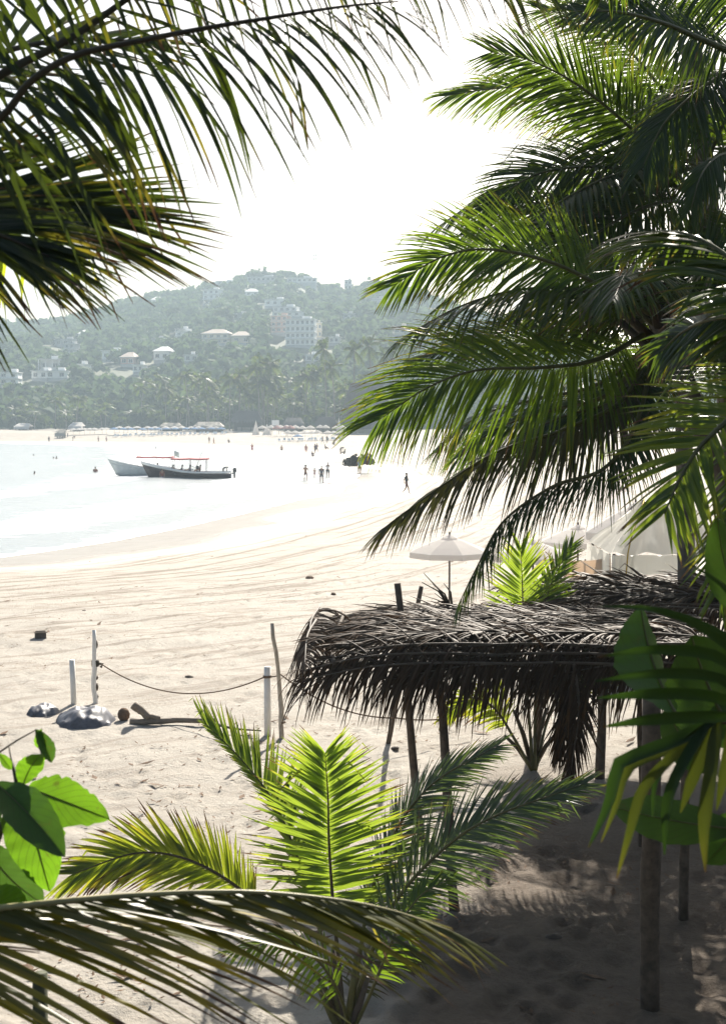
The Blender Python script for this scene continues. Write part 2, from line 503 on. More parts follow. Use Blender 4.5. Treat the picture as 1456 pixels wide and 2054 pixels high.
# sea
m, nt, b, out = new_mat('sea_water')
foam = N(nt, 'ShaderNodeAttribute', attribute_name='foam').outputs['Fac']
w1 = noise(nt, 0.5, 5.0, 0.6, objco(nt, (0.55, 1.3, 1.0)))
w2 = noise(nt, 3.0, 4.0, 0.6, objco(nt, (0.6, 1.5, 1.0)))
fz = noise(nt, 0.7, 6.0, 0.65, objco(nt, (0.30, 1.2, 1.0)))
ff = math_n(nt, 'ADD', foam, math_n(nt, 'MULTIPLY', math_n(nt, 'SUBTRACT', fz, 0.5), 1.5))
ff = ramp(nt, ff, [(0.35, 0.0), (0.62, 1.0)])
nt.links.new(mixc(nt, ff, (0.33, 0.36, 0.37), (0.66, 0.68, 0.69)), b.inputs['Base Color'])
rg = nt.nodes.new('ShaderNodeMapRange')
nt.links.new(ff, rg.inputs[0]); rg.inputs[3].default_value = 0.19; rg.inputs[4].default_value = 0.5
nt.links.new(rg.outputs[0], b.inputs['Roughness'])
b.inputs['IOR'].default_value = 1.33
b.inputs['Specular IOR Level'].default_value = 0.9
hh = math_n(nt, 'ADD', math_n(nt, 'MULTIPLY', w1, 1.0), math_n(nt, 'MULTIPLY', w2, 0.25))
bump(nt, b, hh, 0.55, 0.35)
M['sea'] = m
ys = 12 * np.exp(np.linspace(0, math.log(470 / 12), 420))
us = np.linspace(-1, 0.3, 200)
YS = np.repeat(ys[:, None], len(us), 1)
XS = us[None, :] * (0.62 * YS + 40)
DS = shore_d(XS, YS)
swell = 0.10 * np.sin((DS + 4 * fbm(XS * 0.03, YS * 0.03, 3, 3)) * 0.55) * np.exp(-((DS + 22) / 16) ** 2) * sstep(-DS, 4, 12)
DW = DS + 5 * fbm(XS * 0.07, YS * 0.05, 3, 19)
foamv = np.clip(0.85 * np.exp(-((DW + 1.2) / 1.5) ** 2) + 0.70 * np.exp(-((DW + 10) / 4.0) ** 2) + 0.45 * np.exp(-((DW + 26) / 5) ** 2), 0, 1)
foamv = foamv + 0.05 + 0.14 * sstep(YS, 120, 220) * (1 - sstep(YS, 330, 400))
sea = grid_mesh('sea', XS, YS, np.full_like(XS, WATER_Z) + swell, m, {'foam': foamv})
tag(sea, kind='structure')

# hills
SKYLINE = [(-700, 700), (-300, 668), (0, 645), (143, 636), (187, 623), (239, 606), (288, 590), (340, 584), (388, 576), (429, 564), (463, 560), (498, 546),
           (522, 546), (573, 542), (607, 545), (625, 560), (640, 567), (676, 570), (714, 569), (755, 561), (850, 585), (1000, 640), (1300, 700), (1900, 760)]
sx_ = np.array([(p[0] - 728) / F_PX * 1000 for p in SKYLINE])
sz_ = np.array([CAM_Z + (838 - p[1]) / F_PX * 1000 - 6.5 for p in SKYLINE])

def hill_z(x, y):
    x = np.asarray(x, float); y = np.asarray(y, float)
    r = np.interp(x, sx_, sz_)
    s = np.clip((y - 462) / (1000 - 462), 0, 1)
    back = sstep(y, 1000, 1500)
    z = 2.0 + (r - 2.0) * s ** 1.05 * (1 - 0.7 * back)
    bumps = 16 * fbm(x * 0.012, y * 0.010, 4, 77) * sstep(s, 0.02, 0.3) * (1 - sstep(s, 0.80, 1.0))
    return z + bumps

hy = np.linspace(452, 1500, 180)
hx = np.linspace(-560, 640, 220)
HX, HY = np.meshgrid(hx, hy)
M['earth'] = simple('hill_earth', (0.075, 0.085, 0.045), 0.9, 0.4, 0.08)
hill = grid_mesh('hill', HX, HY, hill_z(HX, HY), M['earth'])
tag(hill, kind='structure')

def on_hill(px, py):
    """First point where the pixel's line of sight meets the hillside."""
    a = (px - 728.0) / F_PX; bb = (1027.0 - py) / F_PX
    k = np.arange(440, 1250, 1.0)
    x, y, z = k * a, k * (CP + bb * SP), CAM_Z + k * (-SP + bb * CP)
    hit = np.nonzero((z < hill_z(x, y)) & (y > 462))[0]
    i = hit[0] if len(hit) else int(np.argmin(np.abs(z - hill_z(x, y)) + 1000 * (y < 470)))
    return np.array((x[i], y[i], float(hill_z(x[i], y[i]))))

# air
m = bpy.data.materials.new('sea_haze')
m.use_nodes = True
nt = m.node_tree
nt.nodes.remove(nt.nodes['Principled BSDF'])
pv = N(nt, 'ShaderNodeVolumePrincipled')
pv.inputs['Color'].default_value = (0.73, 0.89, 1.0, 1)
pv.inputs['Density'].default_value = 0.00048
pv.inputs['Anisotropy'].default_value = 0.0
nt.links.new(pv.outputs[0], nt.nodes['Material Output'].inputs['Volume'])
hb = MB()
hb.box((0, 790, 67), (1500, 1640, 154))
hz = hb.obj('haze', m, smooth=False)
tag(hz, kind='stuff')
# ---------------------------------------------------------------- hillside houses
M['white_wall'] = simple('white_render', (0.78, 0.77, 0.74), 0.8, 0.08, 0.6)
M['cream_wall'] = simple('cream_render', (0.66, 0.58, 0.45), 0.8, 0.10, 0.6)
M['pink_wall'] = simple('terracotta_pink_render', (0.55, 0.36, 0.29), 0.8, 0.10, 0.6)
M['grey_wall'] = simple('grey_concrete', (0.42, 0.42, 0.41), 0.85, 0.12, 0.6)
M['tile_roof'] = simple('clay_tile_roof', (0.46, 0.36, 0.29), 0.8, 0.2, 2.0)
M['white_roof'] = simple('white_roof_slab', (0.74, 0.73, 0.70), 0.8, 0.08, 0.6)
M['win_dark'] = simple('dark_window_glass', (0.03, 0.04, 0.05), 0.15, 0.1, 1.0, spec=0.5)
M['win_frame'] = simple('window_frame_paint', (0.6, 0.6, 0.58), 0.6, 0.05, 1.0)
WIN_MESH = {}

def window_mesh(w, h):
    key = (round(w, 1), round(h, 1))
    if key not in WIN_MESH:
        mb = MB()
        t = 0.14
        mb.box((0, -0.06, h / 2 - t / 2), (w, 0.12, t), mat=0)
        mb.box((0, -0.10, -h / 2 + t / 2), (w + 0.2, 0.20, t), mat=0)
        for s in (-1, 1): mb.box((s * (w / 2 - t / 2), -0.06, 0), (t, 0.12, h - 2 * t - 0.004), mat=0)
        mb.box((0, -0.03, 0), (w - 2 * t - 0.004, 0.05, h - 2 * t - 0.004), mat=1)
        mb.box((0, -0.075, 0), (0.07, 0.04, h - 2 * t - 0.01), mat=0)
        o = mb.obj('window', [M['win_frame'], M['win_dark']], None, smooth=False)
        me = o.data
        bpy.data.objects.remove(o)
        WIN_MESH[key] = me
    return WIN_MESH[key]

HOUSES = []
def house(px, py, wpx, hpx, label, wall='white_wall', roof='flat', tiers=1, floors=None, cols=None, posts=False):
    p = on_hill(px, py + hpx / 2)
    d = p[1]
    w, h = wpx / F_PX * d, max(3.0, hpx / F_PX * d)
    p = p + np.array((0, 0, 1.2))
    fl = floors or max(1, round(h / 3.1))
    fh = h / fl
    HOUSES.append((p[0], p[1], w, h))
    t = thing('hillside_house', label, 'house', p, random.uniform(-0.25, 0.25))
    dep = 8.0
    mb = MB(); sl_ = MB()
    fb = MB(); fb.box((0, dep / 2, -2.4), (w * .98, dep * 1.02, 5.2)); fb.obj('foundation', M['grey_wall'], t, True, smooth=False)
    wins = []
    for k in range(fl):
        ww = w * (1 - 0.16 * k * (tiers > 1)); off = (w - ww) * 0.5 * (1 if (px % 2) else -1)
        y0 = k * 1.6 * (tiers > 1)
        z0 = 0.2 + k * fh
        if posts and k == 0:
            for s in (-1, -0.33, 0.33, 1): mb.box((off + s * (ww / 2 - 0.3), y0 + 0.3, z0 + fh / 2), (0.45, 0.45, fh - 0.02))
            mb.box((off, y0 + dep * 0.65, z0 + fh / 2), (ww * 0.9, dep * 0.5, fh - 0.03))
        else:
            mb.box((off, y0 + dep / 2, z0 + (fh - 0.25) / 2), (ww, dep - y0, fh - 0.25))
        sl_.box((off, y0 + dep / 2 - 0.45, z0 + fh - 0.12), (ww + 0.7, dep - y0 + 0.9, 0.22))
        nc = cols or max(2, int(ww / 3.2))
        for i in range(nc):
            wins.append((off + (i + 0.5) / nc * ww - ww / 2, y0 + (2.4 if (posts and k == 0) else 0.0), z0 + fh * 0.45, min(1.9, ww / nc * 0.62), min(1.7, fh * 0.55)))
    mb.obj('wall', M[wall], t, True, smooth=False)
    sl_.obj('floor_slab', M['white_roof'], t, True, smooth=False)
    top = 0.2 + fl * fh
    if roof in ('gable', 'tile'):
        rb = MB()
        ww = w * (1 - 0.16 * (fl - 1) * (tiers > 1)); y0 = (fl - 1) * 1.6 * (tiers > 1)
        off = (w - ww) * 0.5 * (1 if (px % 2) else -1)
        b = rb.verts([(off - ww / 2 - .4, y0 - .7, top), (off + ww / 2 + .4, y0 - .7, top), (off + ww / 2 + .4, dep + .4, top), (off - ww / 2 - .4, dep + .4, top),
                      (off - ww / 5, dep * .55, top + 2.2), (off + ww / 5, dep * .55, top + 2.2)])
        rb.faces([(b, b + 1, b + 5, b + 4), (b + 1, b + 2, b + 5), (b + 2, b + 3, b + 4, b + 5), (b + 3, b, b + 4), (b + 3, b + 2, b + 1, b)])
        rb.obj('roof', M['tile_roof' if roof == 'tile' else 'white_roof'], t, True, smooth=False)
    else:
        rb = MB()
        ww = w * (1 - 0.16 * (fl - 1) * (tiers > 1)); off = (w - ww) * 0.5 * (1 if (px % 2) else -1)
        rb.box((off + ww * 0.2, dep * 0.6, top + 0.7), (ww * 0.3, 3.0, 1.35))
        rb.obj('roof_room', M[wall], t, True, smooth=False)
    for (x, y, z, a, c) in wins:
        o = bpy.data.objects.new('window', window_mesh(a, c))
        COL.objects.link(o); o.parent = t; o.location = (x, y - 0.004, z)

H = house
H(602, 672, 58, 52, 'big white four storey hillside block with rows of square windows', floors=4, cols=6, roof='flat')
H(560, 656, 34, 34, 'terracotta pink block just left of the big white four storey block', 'pink_wall', cols=3)
H(638, 668, 15, 30, 'narrow cream block on the right side of the big white block', 'cream_wall', cols=2)
H(424, 600, 34, 30, 'white house on pillars below the left shoulder of the ridge', posts=True)
H(506, 598, 28, 16, 'white gabled house halfway between the pillared house and the terraces', roof='gable')
H(552, 612, 42, 14, 'upper tier of white hotel terraces in the middle of the hill', tiers=2)
H(574, 630, 58, 20, 'wide stepped white hotel terraces above the pink block', tiers=2)
H(606, 566, 58, 9, 'long low white villa on the ridge left of the mast')
H(524, 564, 58, 9, 'long dim villa just under the rounded summit', 'grey_wall')
H(698, 574, 14, 20, 'slim white tower house on the ridge right of the mast', cols=2)
H(367, 680, 30, 20, 'flat white house left of the cream gabled villas', 'white_wall')
H(432, 685, 56, 20, 'long cream villa with tile roofs left of the pink block', 'cream_wall', 'tile')
H(484, 687, 38, 15, 'cream villa with a low tiled roof under the gabled house', 'cream_wall', 'tile')
H(627, 725, 28, 12, 'small white house peeking out over the tall palms')
H(802, 668, 24, 18, 'pale house half hidden behind the big frond tips', 'cream_wall')
H(670, 690, 20, 7, 'tiny low white house beside the tall palm crowns')
H(760, 610, 30, 14, 'pale villa high on the slope behind the big frond tips', 'grey_wall')
H(455, 572, 40, 8, 'low white villa on the left shoulder of the ridge')
H(316, 611, 24, 7, 'small white roofed house high on the left slope', roof='gable')
H(365, 672, 26, 14, 'white house with an open upper terrace on the left slope', posts=True)
H(321, 690, 25, 12, 'plain pale house under the dangling leaf tips', 'grey_wall')
H(324, 720, 32, 18, 'white two storey house just above the grove on the left', roof='gable')
H(384, 726, 26, 12, 'low white house showing above the grove top')
H(277, 747, 20, 12, 'small white cube house down by the grove')
H(256, 730, 28, 14, 'orange walled house low on the left slope', 'pink_wall', 'tile')
H(222, 718, 36, 18, 'white house with a stepped roof below the leaf cluster', tiers=2)
H(168, 682, 20, 8, 'house with a bright white pitched roof', roof='gable')
H(132, 694, 42, 8, 'long pale blue grey house beside the bright white roof', 'grey_wall')
H(140, 712, 20, 34, 'tall pale tower block on the left slope', 'grey_wall', cols=2)
H(99, 738, 44, 22, 'wide white house in front of the tall tower block', posts=True)
H(113, 762, 46, 8, 'long low white house at the foot of the left slope')
H(16, 692, 32, 10, 'pale house on the slope at the left edge', 'grey_wall')
H(18, 766, 38, 24, 'white block with dark openings low at the left edge')
H(80, 762, 34, 8, 'low white house between the white block and the long house')
H(157, 748, 24, 7, 'small low white house right of the wide white house')
H(480, 640, 26, 10, 'small grey house among trees left of the hotel terraces', 'grey_wall')
H(700, 640, 24, 10, 'small grey house among trees right of the hotel terraces', 'grey_wall')

# ---------------------------------------------------------------- mast on the ridge
p = on_hill(632, 566)
t = thing('radio_mast', 'thin lattice radio mast standing on the ridge', 'mast', p)
mb = MB()
hh_ = (566 - 514) / F_PX * p[1] + 6
for a in range(3):
    an = a * 2 * math.pi / 3
    mb.tube([(1.1 * math.cos(an), 1.1 * math.sin(an), -1), (0.5 * math.cos(an), 0.5 * math.sin(an), hh_)], 0.10, 5)
mb.obj('leg', M['grey_wall'], t, True)
mb = MB()
for k in range(12):
    z0, z1 = hh_ * k / 12, hh_ * (k + 1) / 12
    r0, r1 = 1.1 - 0.6 * k / 12, 1.1 - 0.6 * (k + 1) / 12
    for a in range(3):
        a0, a1 = a * 2 * math.pi / 3, (a + 1) * 2 * math.pi / 3
        mb.tube([(r0 * math.cos(a0), r0 * math.sin(a0), z0), (r1 * math.cos(a1), r1 * math.sin(a1), z1)], 0.06, 4)
mb.obj('lattice', M['grey_wall'], t, True)
for k, zz in enumerate((hh_ - 1.0, hh_ - 3.6)):
    mb = MB()
    mb.box((0.9, -0.2, zz), (0.7, 0.5, 1.6)); mb.box((-0.9, -0.2, zz), (0.7, 0.5, 1.6)); mb.box((0, -0.2, zz), (1.2, 0.1, 0.1))
    mb.obj('antenna_panel', M['white_wall'], t, True, smooth=False)

# ---------------------------------------------------------------- hillside forest: one mass of leaf clumps
def foliage_mat(name, a, b_, c_, tr=(0.06, 0.10, 0.02)):
    m, nt, b, out = new_mat(name)
    ar = N(nt, 'ShaderNodeAttribute', attribute_name='rnd').outputs['Fac']
    nt.links.new(ramp(nt, ar, [(0.0, a), (0.5, b_), (1.0, c_)]), b.inputs['Base Color'])
    b.inputs['Roughness'].default_value = 0.8
    b.inputs['Specular IOR Level'].default_value = 0.05
    t_ = N(nt, 'ShaderNodeBsdfTranslucent'); t_.inputs['Color'].default_value = (*tr, 1)
    mx = N(nt, 'ShaderNodeMixShader'); mx.inputs[0].default_value = 0.3
    nt.links.new(b.outputs[0], mx.inputs[1]); nt.links.new(t_.outputs[0], mx.inputs[2]); nt.links.new(mx.outputs[0], out.inputs['Surface'])
    return m
M['forest'] = foliage_mat('hill_foliage', (0.036, 0.062, 0.034), (0.066, 0.100, 0.050), (0.11, 0.14, 0.065), (0.10, 0.15, 0.06))  # foliage paled to stand in for part of the haze
M['thicket'] = foliage_mat('thicket_foliage', (0.010, 0.022, 0.007), (0.028, 0.050, 0.013), (0.08, 0.10, 0.03), (0.08, 0.11, 0.02))

def clumps(rng, cx, cy, cz, rad, hgt, nq, size, flat=0.75):
    """nq tilted leaf clumps spread through each crown; returns quads and a shade value."""
    n = len(cx)
    u = rng.normal(size=(n, nq, 3)); u /= np.linalg.norm(u, axis=-1, keepdims=True)
    u[..., 2] = np.abs(u[..., 2]) * 1.0 - 0.15
    rr = rng.uniform(0.55, 1.05, (n, nq, 1))
    # lumpy outline
    lump = 0.75 + 0.35 * np.sin(u[..., 0:1] * 5 + cx[:, None, None]) * np.cos(u[..., 1:2] * 4 + cy[:, None, None])
    c = u * rr * lump * np.stack([rad, rad, hgt], -1)[:, None, :] + np.stack([cx, cy, cz + hgt * 0.35], -1)[:, None, :]
    nrm = u + rng.normal(scale=0.5, size=u.shape); nrm /= np.linalg.norm(nrm, axis=-1, keepdims=True)
    a = np.cross(nrm, rng.normal(size=u.shape)); a /= np.linalg.norm(a, axis=-1, keepdims=True)
    b = np.cross(nrm, a)
    s = (size * rng.uniform(0.55, 1.2, (n, nq, 1))) * (rad[:, None, None] / rad.mean()) * 0.5
    q = np.stack([c - a * s - b * s * .7, c + a * s - b * s * .9, c + a * s * .9 + b * s, c - a * s * .7 + b * s * .8], 2)
    shade = np.clip(rng.uniform(0, 1, (n, 1)) * 0.6 + rng.uniform(0, 1, (n, nq)) * 0.4, 0, 1)
    return q.reshape(-1, 3), np.repeat(shade.ravel(), 4)

rng = np.random.default_rng(3)
sp = 7.0
gx, gy = np.meshgrid(np.arange(-330, 345, sp), np.arange(470, 1030, sp))
gx = (gx + rng.uniform(-.48, .48, gx.shape) * sp).ravel(); gy = (gy + rng.uniform(-.48, .48, gy.shape) * sp).ravel()
keep = np.abs(gx) < 0.29 * gy + 12
for (x, y, w, h) in HOUSES:
    keep &= ~((np.abs(gx - x) < w / 2 + 2.0) & (gy > y - 36) & (gy < y + 12))
gx, gy = gx[keep], gy[keep]
rad = rng.uniform(2.6, 5.0, len(gx)); hg = rad * rng.uniform(0.85, 1.35, len(gx))
gz = hill_z(gx, gy) + 1.0
v, sh = clumps(rng, gx, gy, gz, rad, hg, 44, 2.6)
q = np.arange(len(v)).reshape(-1, 4)
fo = raw_mesh('hill_forest', v, q, M['forest'], {'rnd': sh}, smooth=False)
tag(fo, kind='stuff')
print('forest', len(gx), len(q))

# a few big single crowns that stand out of the mass
M['bark'] = simple('tree_bark', (0.13, 0.11, 0.09), 0.85, 0.3, 3.0, bmp=0.4)
for (px, py, wp, lab) in ((703, 662, 44, 'broad pale green dome tree right of the big white block'),
                          (745, 625, 34, 'round tree on the slope above the pale dome tree'),
                          (655, 628, 40, 'spreading dark tree right of the hotel terraces'),
                          (450, 640, 44, 'wide bushy tree above the long cream villa'),
                          (352, 636, 40, 'dense tree high on the left slope')):
    p = on_hill(px, py + 10)
    r = wp / 2 / F_PX * p[1]
    t = thing('hillside_tree', lab, 'tree', p)
    mb = MB(); mb.tube([(0, 0, -1), (0.2, 0, r * .5), (0.1, .2, r * 1.0)], [.5, .4, .2], 7)
    for k in range(4):
        a = k * 1.6
        mb.tube([(0.2, 0, r * .5), (math.cos(a) * r * .4, math.sin(a) * r * .4, r * .9)], [.25, .1], 5)
    mb.obj('trunk', M['bark'], t, True)
    v, sh = clumps(rng, np.array([0.]), np.array([0.]), np.array([r * .35]), np.array([r]), np.array([r * .95]), 420, r * .34)
    o = raw_mesh('crown', v, np.arange(len(v)).reshape(-1, 4), M['thicket'], {'rnd': np.clip(sh + .2, 0, 1)}, smooth=False)
    o.parent = t

# ---------------------------------------------------------------- palm grove behind the far beach
M['palm_far'] = leaf_mat('grove_palm_blade', (0.010, 0.024, 0.007), (0.050, 0.075, 0.020), (0.16, 0.23, 0.025), 0.34, 0.5, yellow=0.3, spec=0.06)
M['palm_trunk'] = simple('palm_trunk_bark', (0.17, 0.145, 0.12), 0.85, 0.3, 4.0, bmp=0.5)

def far_palm_meshes(seed, hgt, nf):
    r = np.random.default_rng(seed)
    lean = r.uniform(-0.10, 0.10, 2) * hgt
    tb = MB()
    z = np.linspace(-1, hgt, 7)
    tb.tube(np.c_[lean[0] * (np.maximum(z, 0) / hgt) ** 2, lean[1] * (np.maximum(z, 0) / hgt) ** 2, z], np.linspace(.26, .15, 7), 6)
    cb = MB()
    top = np.array((lean[0], lean[1], hgt))
    for k in range(nf):
        az = k * 2.399 + r.uniform(-.3, .3)
        el = r.uniform(-0.5, 1.25)
        L = r.uniform(3.4, 4.6)
        d = np.array((math.cos(az) * math.cos(el), math.sin(az) * math.cos(el), math.sin(el)))
        s = np.linspace(0, 1, 9)[:, None]
        pts = top + d * s * L + np.array((0, 0, -1.0)) * s ** 2 * L * r.uniform(.35, .6) * math.cos(el * .7)
        cb.tube(pts, np.linspace(.06, .02, 9), 3, mat=1, cap=False)
        T = unit(np.gradient(pts, axis=0))
        B = unit(np.cross(T, np.array((0, 0, 1.0)) + 1e-3))
        nl = 17
        tt = np.linspace(.12, 1, nl)
        pp = np.stack([np.interp(tt, s[:, 0], pts[:, j]) for j in range(3)], -1)
        TT = np.stack([np.interp(tt, s[:, 0], T[:, j]) for j in range(3)], -1)
        BB = np.stack([np.interp(tt, s[:, 0], B[:, j]) for j in range(3)], -1)
        for sd in (-1, 1):
            ll = (0.9 * np.sin(np.clip(tt * 1.1 + .25, 0, 3) * 1.9) + .45)[:, None] * r.uniform(.8, 1.1, (nl, 1))
            dd = unit(BB * sd * .8 + TT * .55 + np.array((0, 0, -1)) * r.uniform(.3, .9, (nl, 1)))
            w = TT * .10
            LV = np.stack([np.stack([pp - w, pp + w], 1), np.stack([pp + dd * ll * .55 - w * .9, pp + dd * ll * .55 + w * .9], 1),
                           np.stack([pp + dd * ll + np.array((0, 0, -.18)) - w * .15, pp + dd * ll + np.array((0, 0, -.18)) + w * .15], 1)], 1)
            cb.leaflets(LV, np.clip(r.uniform(0, 1, nl) * .5 + r.uniform(0, .5), 0, 1), np.linspace(0, 1, 3))
    return tb, cb

FP = []
for k, (h_, nf) in enumerate(((17, 18), (14, 16), (20, 15), (12, 18), (16, 14))):
    tb, cb = far_palm_meshes(60 + k, h_, nf)
    t = thing('grove_palm', 'proto', 'palm tree')
    tb.obj('trunk', M['palm_trunk'], t, True); cb.obj('crown', [M['palm_far'], M['rachis']], t, True, kind='stuff')
    FP.append((t, h_))

GROVE_LABEL = 'slender coconut palm in the hazy grove behind the far beach'
top_line = [(-20, 775), (60, 778), (140, 780), (220, 772), (300, 748), (350, 735), (400, 742), (460, 740), (510, 718), (560, 716), (610, 716), (650, 730), (700, 745), (760, 752), (900, 760)]
tx = [a for a, _ in top_line]; ty = [b for _, b in top_line]
used = set()
def place_palm(px, ytop, Y, label=None, rz=None, kind=None):
    k = kind if kind is not None else random.randrange(len(FP))
    src, h_ = FP[k]
    o = src if k not in used else copy_tree(src)
    used.add(k)
    zt = CAM_Z + (838 - ytop) / F_PX * Y - 1.6
    x = (px - 728) / F_PX * Y
    zb = float(hill_z(x, Y)) if Y > 462 else 2.2
    s = max(0.35, (zt - zb) / h_)
    o.location = (x, Y, zb); o.rotation_euler = (0, 0, rz if rz is not None else random.uniform(0, 6.28))
    sc = 0.80 + 0.2 * random.random()
    o.scale = (sc, sc, s)
    if s < .75 or s > 1.35: o.scale = (max(.72, min(1.15, s)), max(.72, min(1.15, s)), s)
    if label is None:
        zone = ('at the far left end of the grove', 'above the white roofed kiosks', 'above the left blue parasols', 'above the right blue parasols', 'behind the pale roofed bar', 'behind the slim white tents',
                'behind the white parasols', 'left of the tall thatched hall', 'behind the tall thatched hall')[int(np.clip((px + 30) / 100, 0, 8))]
        tier = 'its crown at the top edge' if ytop < np.interp(px, tx, ty) + 16 else ('its crown half way up' if ytop < np.interp(px, tx, ty) + 48 else 'its crown low down')
        label = 'far palm ' + zone + ', ' + tier
        o['group'] = label
    elif 'group' in o: del o['group']
    o['label'] = label
    return o

for (px, yt, lab) in ((655, 690, 'tall spreading palm rising left of the row of tall thin palms'),
                      (710, 694, 'tall thin palm with a drooping crown, first of the row right of the spreading palm'),
                      (747, 684, 'tallest thin palm in the row right of the spreading palm'),
                      (766, 704, 'short thin palm close behind the tallest one of the row'),
                      (788, 694, 'thin palm with a dark crown next to the short one of the row'),
                      (815, 700, 'last thin palm of the row, partly behind the big frond tips'),
                      (672, 726, 'palm of medium height just under the tall spreading palm')):
    place_palm(px, yt, 436, lab, kind=2)
prng = random.Random(9)
for k in range(150):
    px = prng.uniform(-30, 880) if k < 90 else prng.uniform(280, 760)
    Y = prng.uniform(436, 505)
    top = np.interp(px, tx, ty) + prng.uniform(0, 1) ** 0.8 * 85
    top = min(top, 838)
    place_palm(px, float(top), Y)
for k, (t, h_) in enumerate(FP):
    if k not in used:
        for c in list(t.children): bpy.data.objects.remove(c)
        bpy.data.objects.remove(t)

# undergrowth between the palms
n = 620
ux = rng.uniform(-130, 75, n); uy = rng.uniform(448, 520, n)
rr_ = rng.uniform(1.6, 4.2, n)
uz = np.array([2.2] * n) + np.clip((uy - 462) * 0.16, 0, 9)
v, sh = clumps(rng, ux, uy, uz, rr_, rr_ * rng.uniform(0.9, 1.8, n), 56, 1.5)
th = raw_mesh('beach_thicket', v, np.arange(len(v)).reshape(-1, 4), M['thicket'], {'rnd': sh}, smooth=False)
tag(th, kind='stuff')
# ---------------------------------------------------------------- people
def skin_body(J, E, R, root, sub=1):
    me = bpy.data.meshes.new('b')
    keys = list(J)
    me.from_pydata([J[k] for k in keys], [(keys.index(a), keys.index(b)) for a, b in E], [])
    o = bpy.data.objects.new('b', me); COL.objects.link(o)
    sk = o.modifiers.new('s', 'SKIN'); sk.use_smooth_shade = True
    if not me.skin_vertices: me.skin_vertices.new()
    for i, k in enumerate(keys):
        r = R[k]
        me.skin_vertices[0].data[i].radius = (r, r) if not isinstance(r, tuple) else r
        me.skin_vertices[0].data[i].use_root = (k == root)
    sb = o.modifiers.new('u', 'SUBSURF'); sb.levels = sub; sb.render_levels = sub
    dg = bpy.context.evaluated_depsgraph_get()
    out = bpy.data.meshes.new_from_object(o.evaluated_get(dg))
    bpy.data.objects.remove(o); bpy.data.meshes.remove(me)
    out.polygons.foreach_set('use_smooth', [True] * len(out.polygons))
    return out

RAD = dict(pel=(.15, .115), sp=(.13, .10), ch=(.16, .115), nk=.055, hd=.085, ht=.075, shl=.062, shr=.062, ell=.043, elr=.043, wrl=.031, wrr=.031,
           hal=.034, har=.034, hil=.088, hir=.088, knl=.058, knr=.058, anl=.038, anr=.038, tol=.034, tor=.034)
EDG = [('pel', 'sp'), ('sp', 'ch'), ('ch', 'nk'), ('nk', 'hd'), ('hd', 'ht'), ('ch', 'shl'), ('shl', 'ell'), ('ell', 'wrl'), ('wrl', 'hal'), ('ch', 'shr'), ('shr', 'elr'),
       ('elr', 'wrr'), ('wrr', 'har'), ('pel', 'hil'), ('hil', 'knl'), ('knl', 'anl'), ('anl', 'tol'), ('pel', 'hir'), ('hir', 'knr'), ('knr', 'anr'), ('anr', 'tor')]
def pose(kind):
    J = dict(pel=(0, 0, .94), sp=(0, 0, 1.12), ch=(0, 0, 1.33), nk=(0, 0, 1.47), hd=(0, -.02, 1.57), ht=(0, -.01, 1.66),
             shl=(-.19, 0, 1.41), ell=(-.25, .03, 1.13), wrl=(-.25, -.06, .90), hal=(-.24, -.08, .80),
             shr=(.19, 0, 1.41), elr=(.25, .03, 1.13), wrr=(.25, -.06, .90), har=(.24, -.08, .80),
             hil=(-.10, 0, .90), knl=(-.11, -.02, .50), anl=(-.11, .03, .09), tol=(-.12, -.13, .04),
             hir=(.10, 0, .90), knr=(.11, -.02, .50), anr=(.11, .03, .09), tor=(.12, -.13, .04))
    if kind == 'walk':
        J.update(knl=(-.11, -.20, .53), anl=(-.11, -.26, .11), tol=(-.12, -.42, .07), knr=(.11, .08, .50), anr=(.11, .34, .13), tor=(.12, .22, .04),
                 ell=(-.25, .12, 1.15), wrl=(-.24, .10, .92), hal=(-.23, .07, .83), elr=(.25, -.05, 1.14), wrr=(.24, -.22, .97), har=(.23, -.29, .90))
    if kind == 'sit':
        for k in ('pel', 'sp', 'ch', 'nk', 'hd', 'ht', 'shl', 'shr', 'ell', 'elr', 'wrl', 'wrr', 'hal', 'har'):
            x, y, z = J[k]; J[k] = (x, y + (z - .94) * .18, z - .80)
        J.update(hil=(-.10, -.04, .11), hir=(.10, -.04, .11), knl=(-.14, -.42, .40), knr=(.14, -.42, .40), anl=(-.13, -.62, .08), anr=(.13, -.62, .08), tol=(-.13, -.76, .05), tor=(.13, -.76, .05),
                 ell=(-.27, -.10, .42), wrl=(-.18, -.34, .42), hal=(-.15, -.42, .45), elr=(.27, -.10, .42), wrr=(.18, -.34, .42), har=(.15, -.42, .45))
    if kind == 'bend':
        J.update(sp=(0, -.10, 1.08), ch=(0, -.32, 1.16), nk=(0, -.45, 1.18), hd=(0, -.54, 1.15), ht=(0, -.62, 1.10), shl=(-.19, -.38, 1.16), shr=(.19, -.38, 1.16),
                 ell=(-.2, -.42, .88), wrl=(-.15, -.45, .66), hal=(-.14, -.47, .57), elr=(.2, -.42, .88), wrr=(.15, -.45, .66), har=(.14, -.47, .57))
    return J

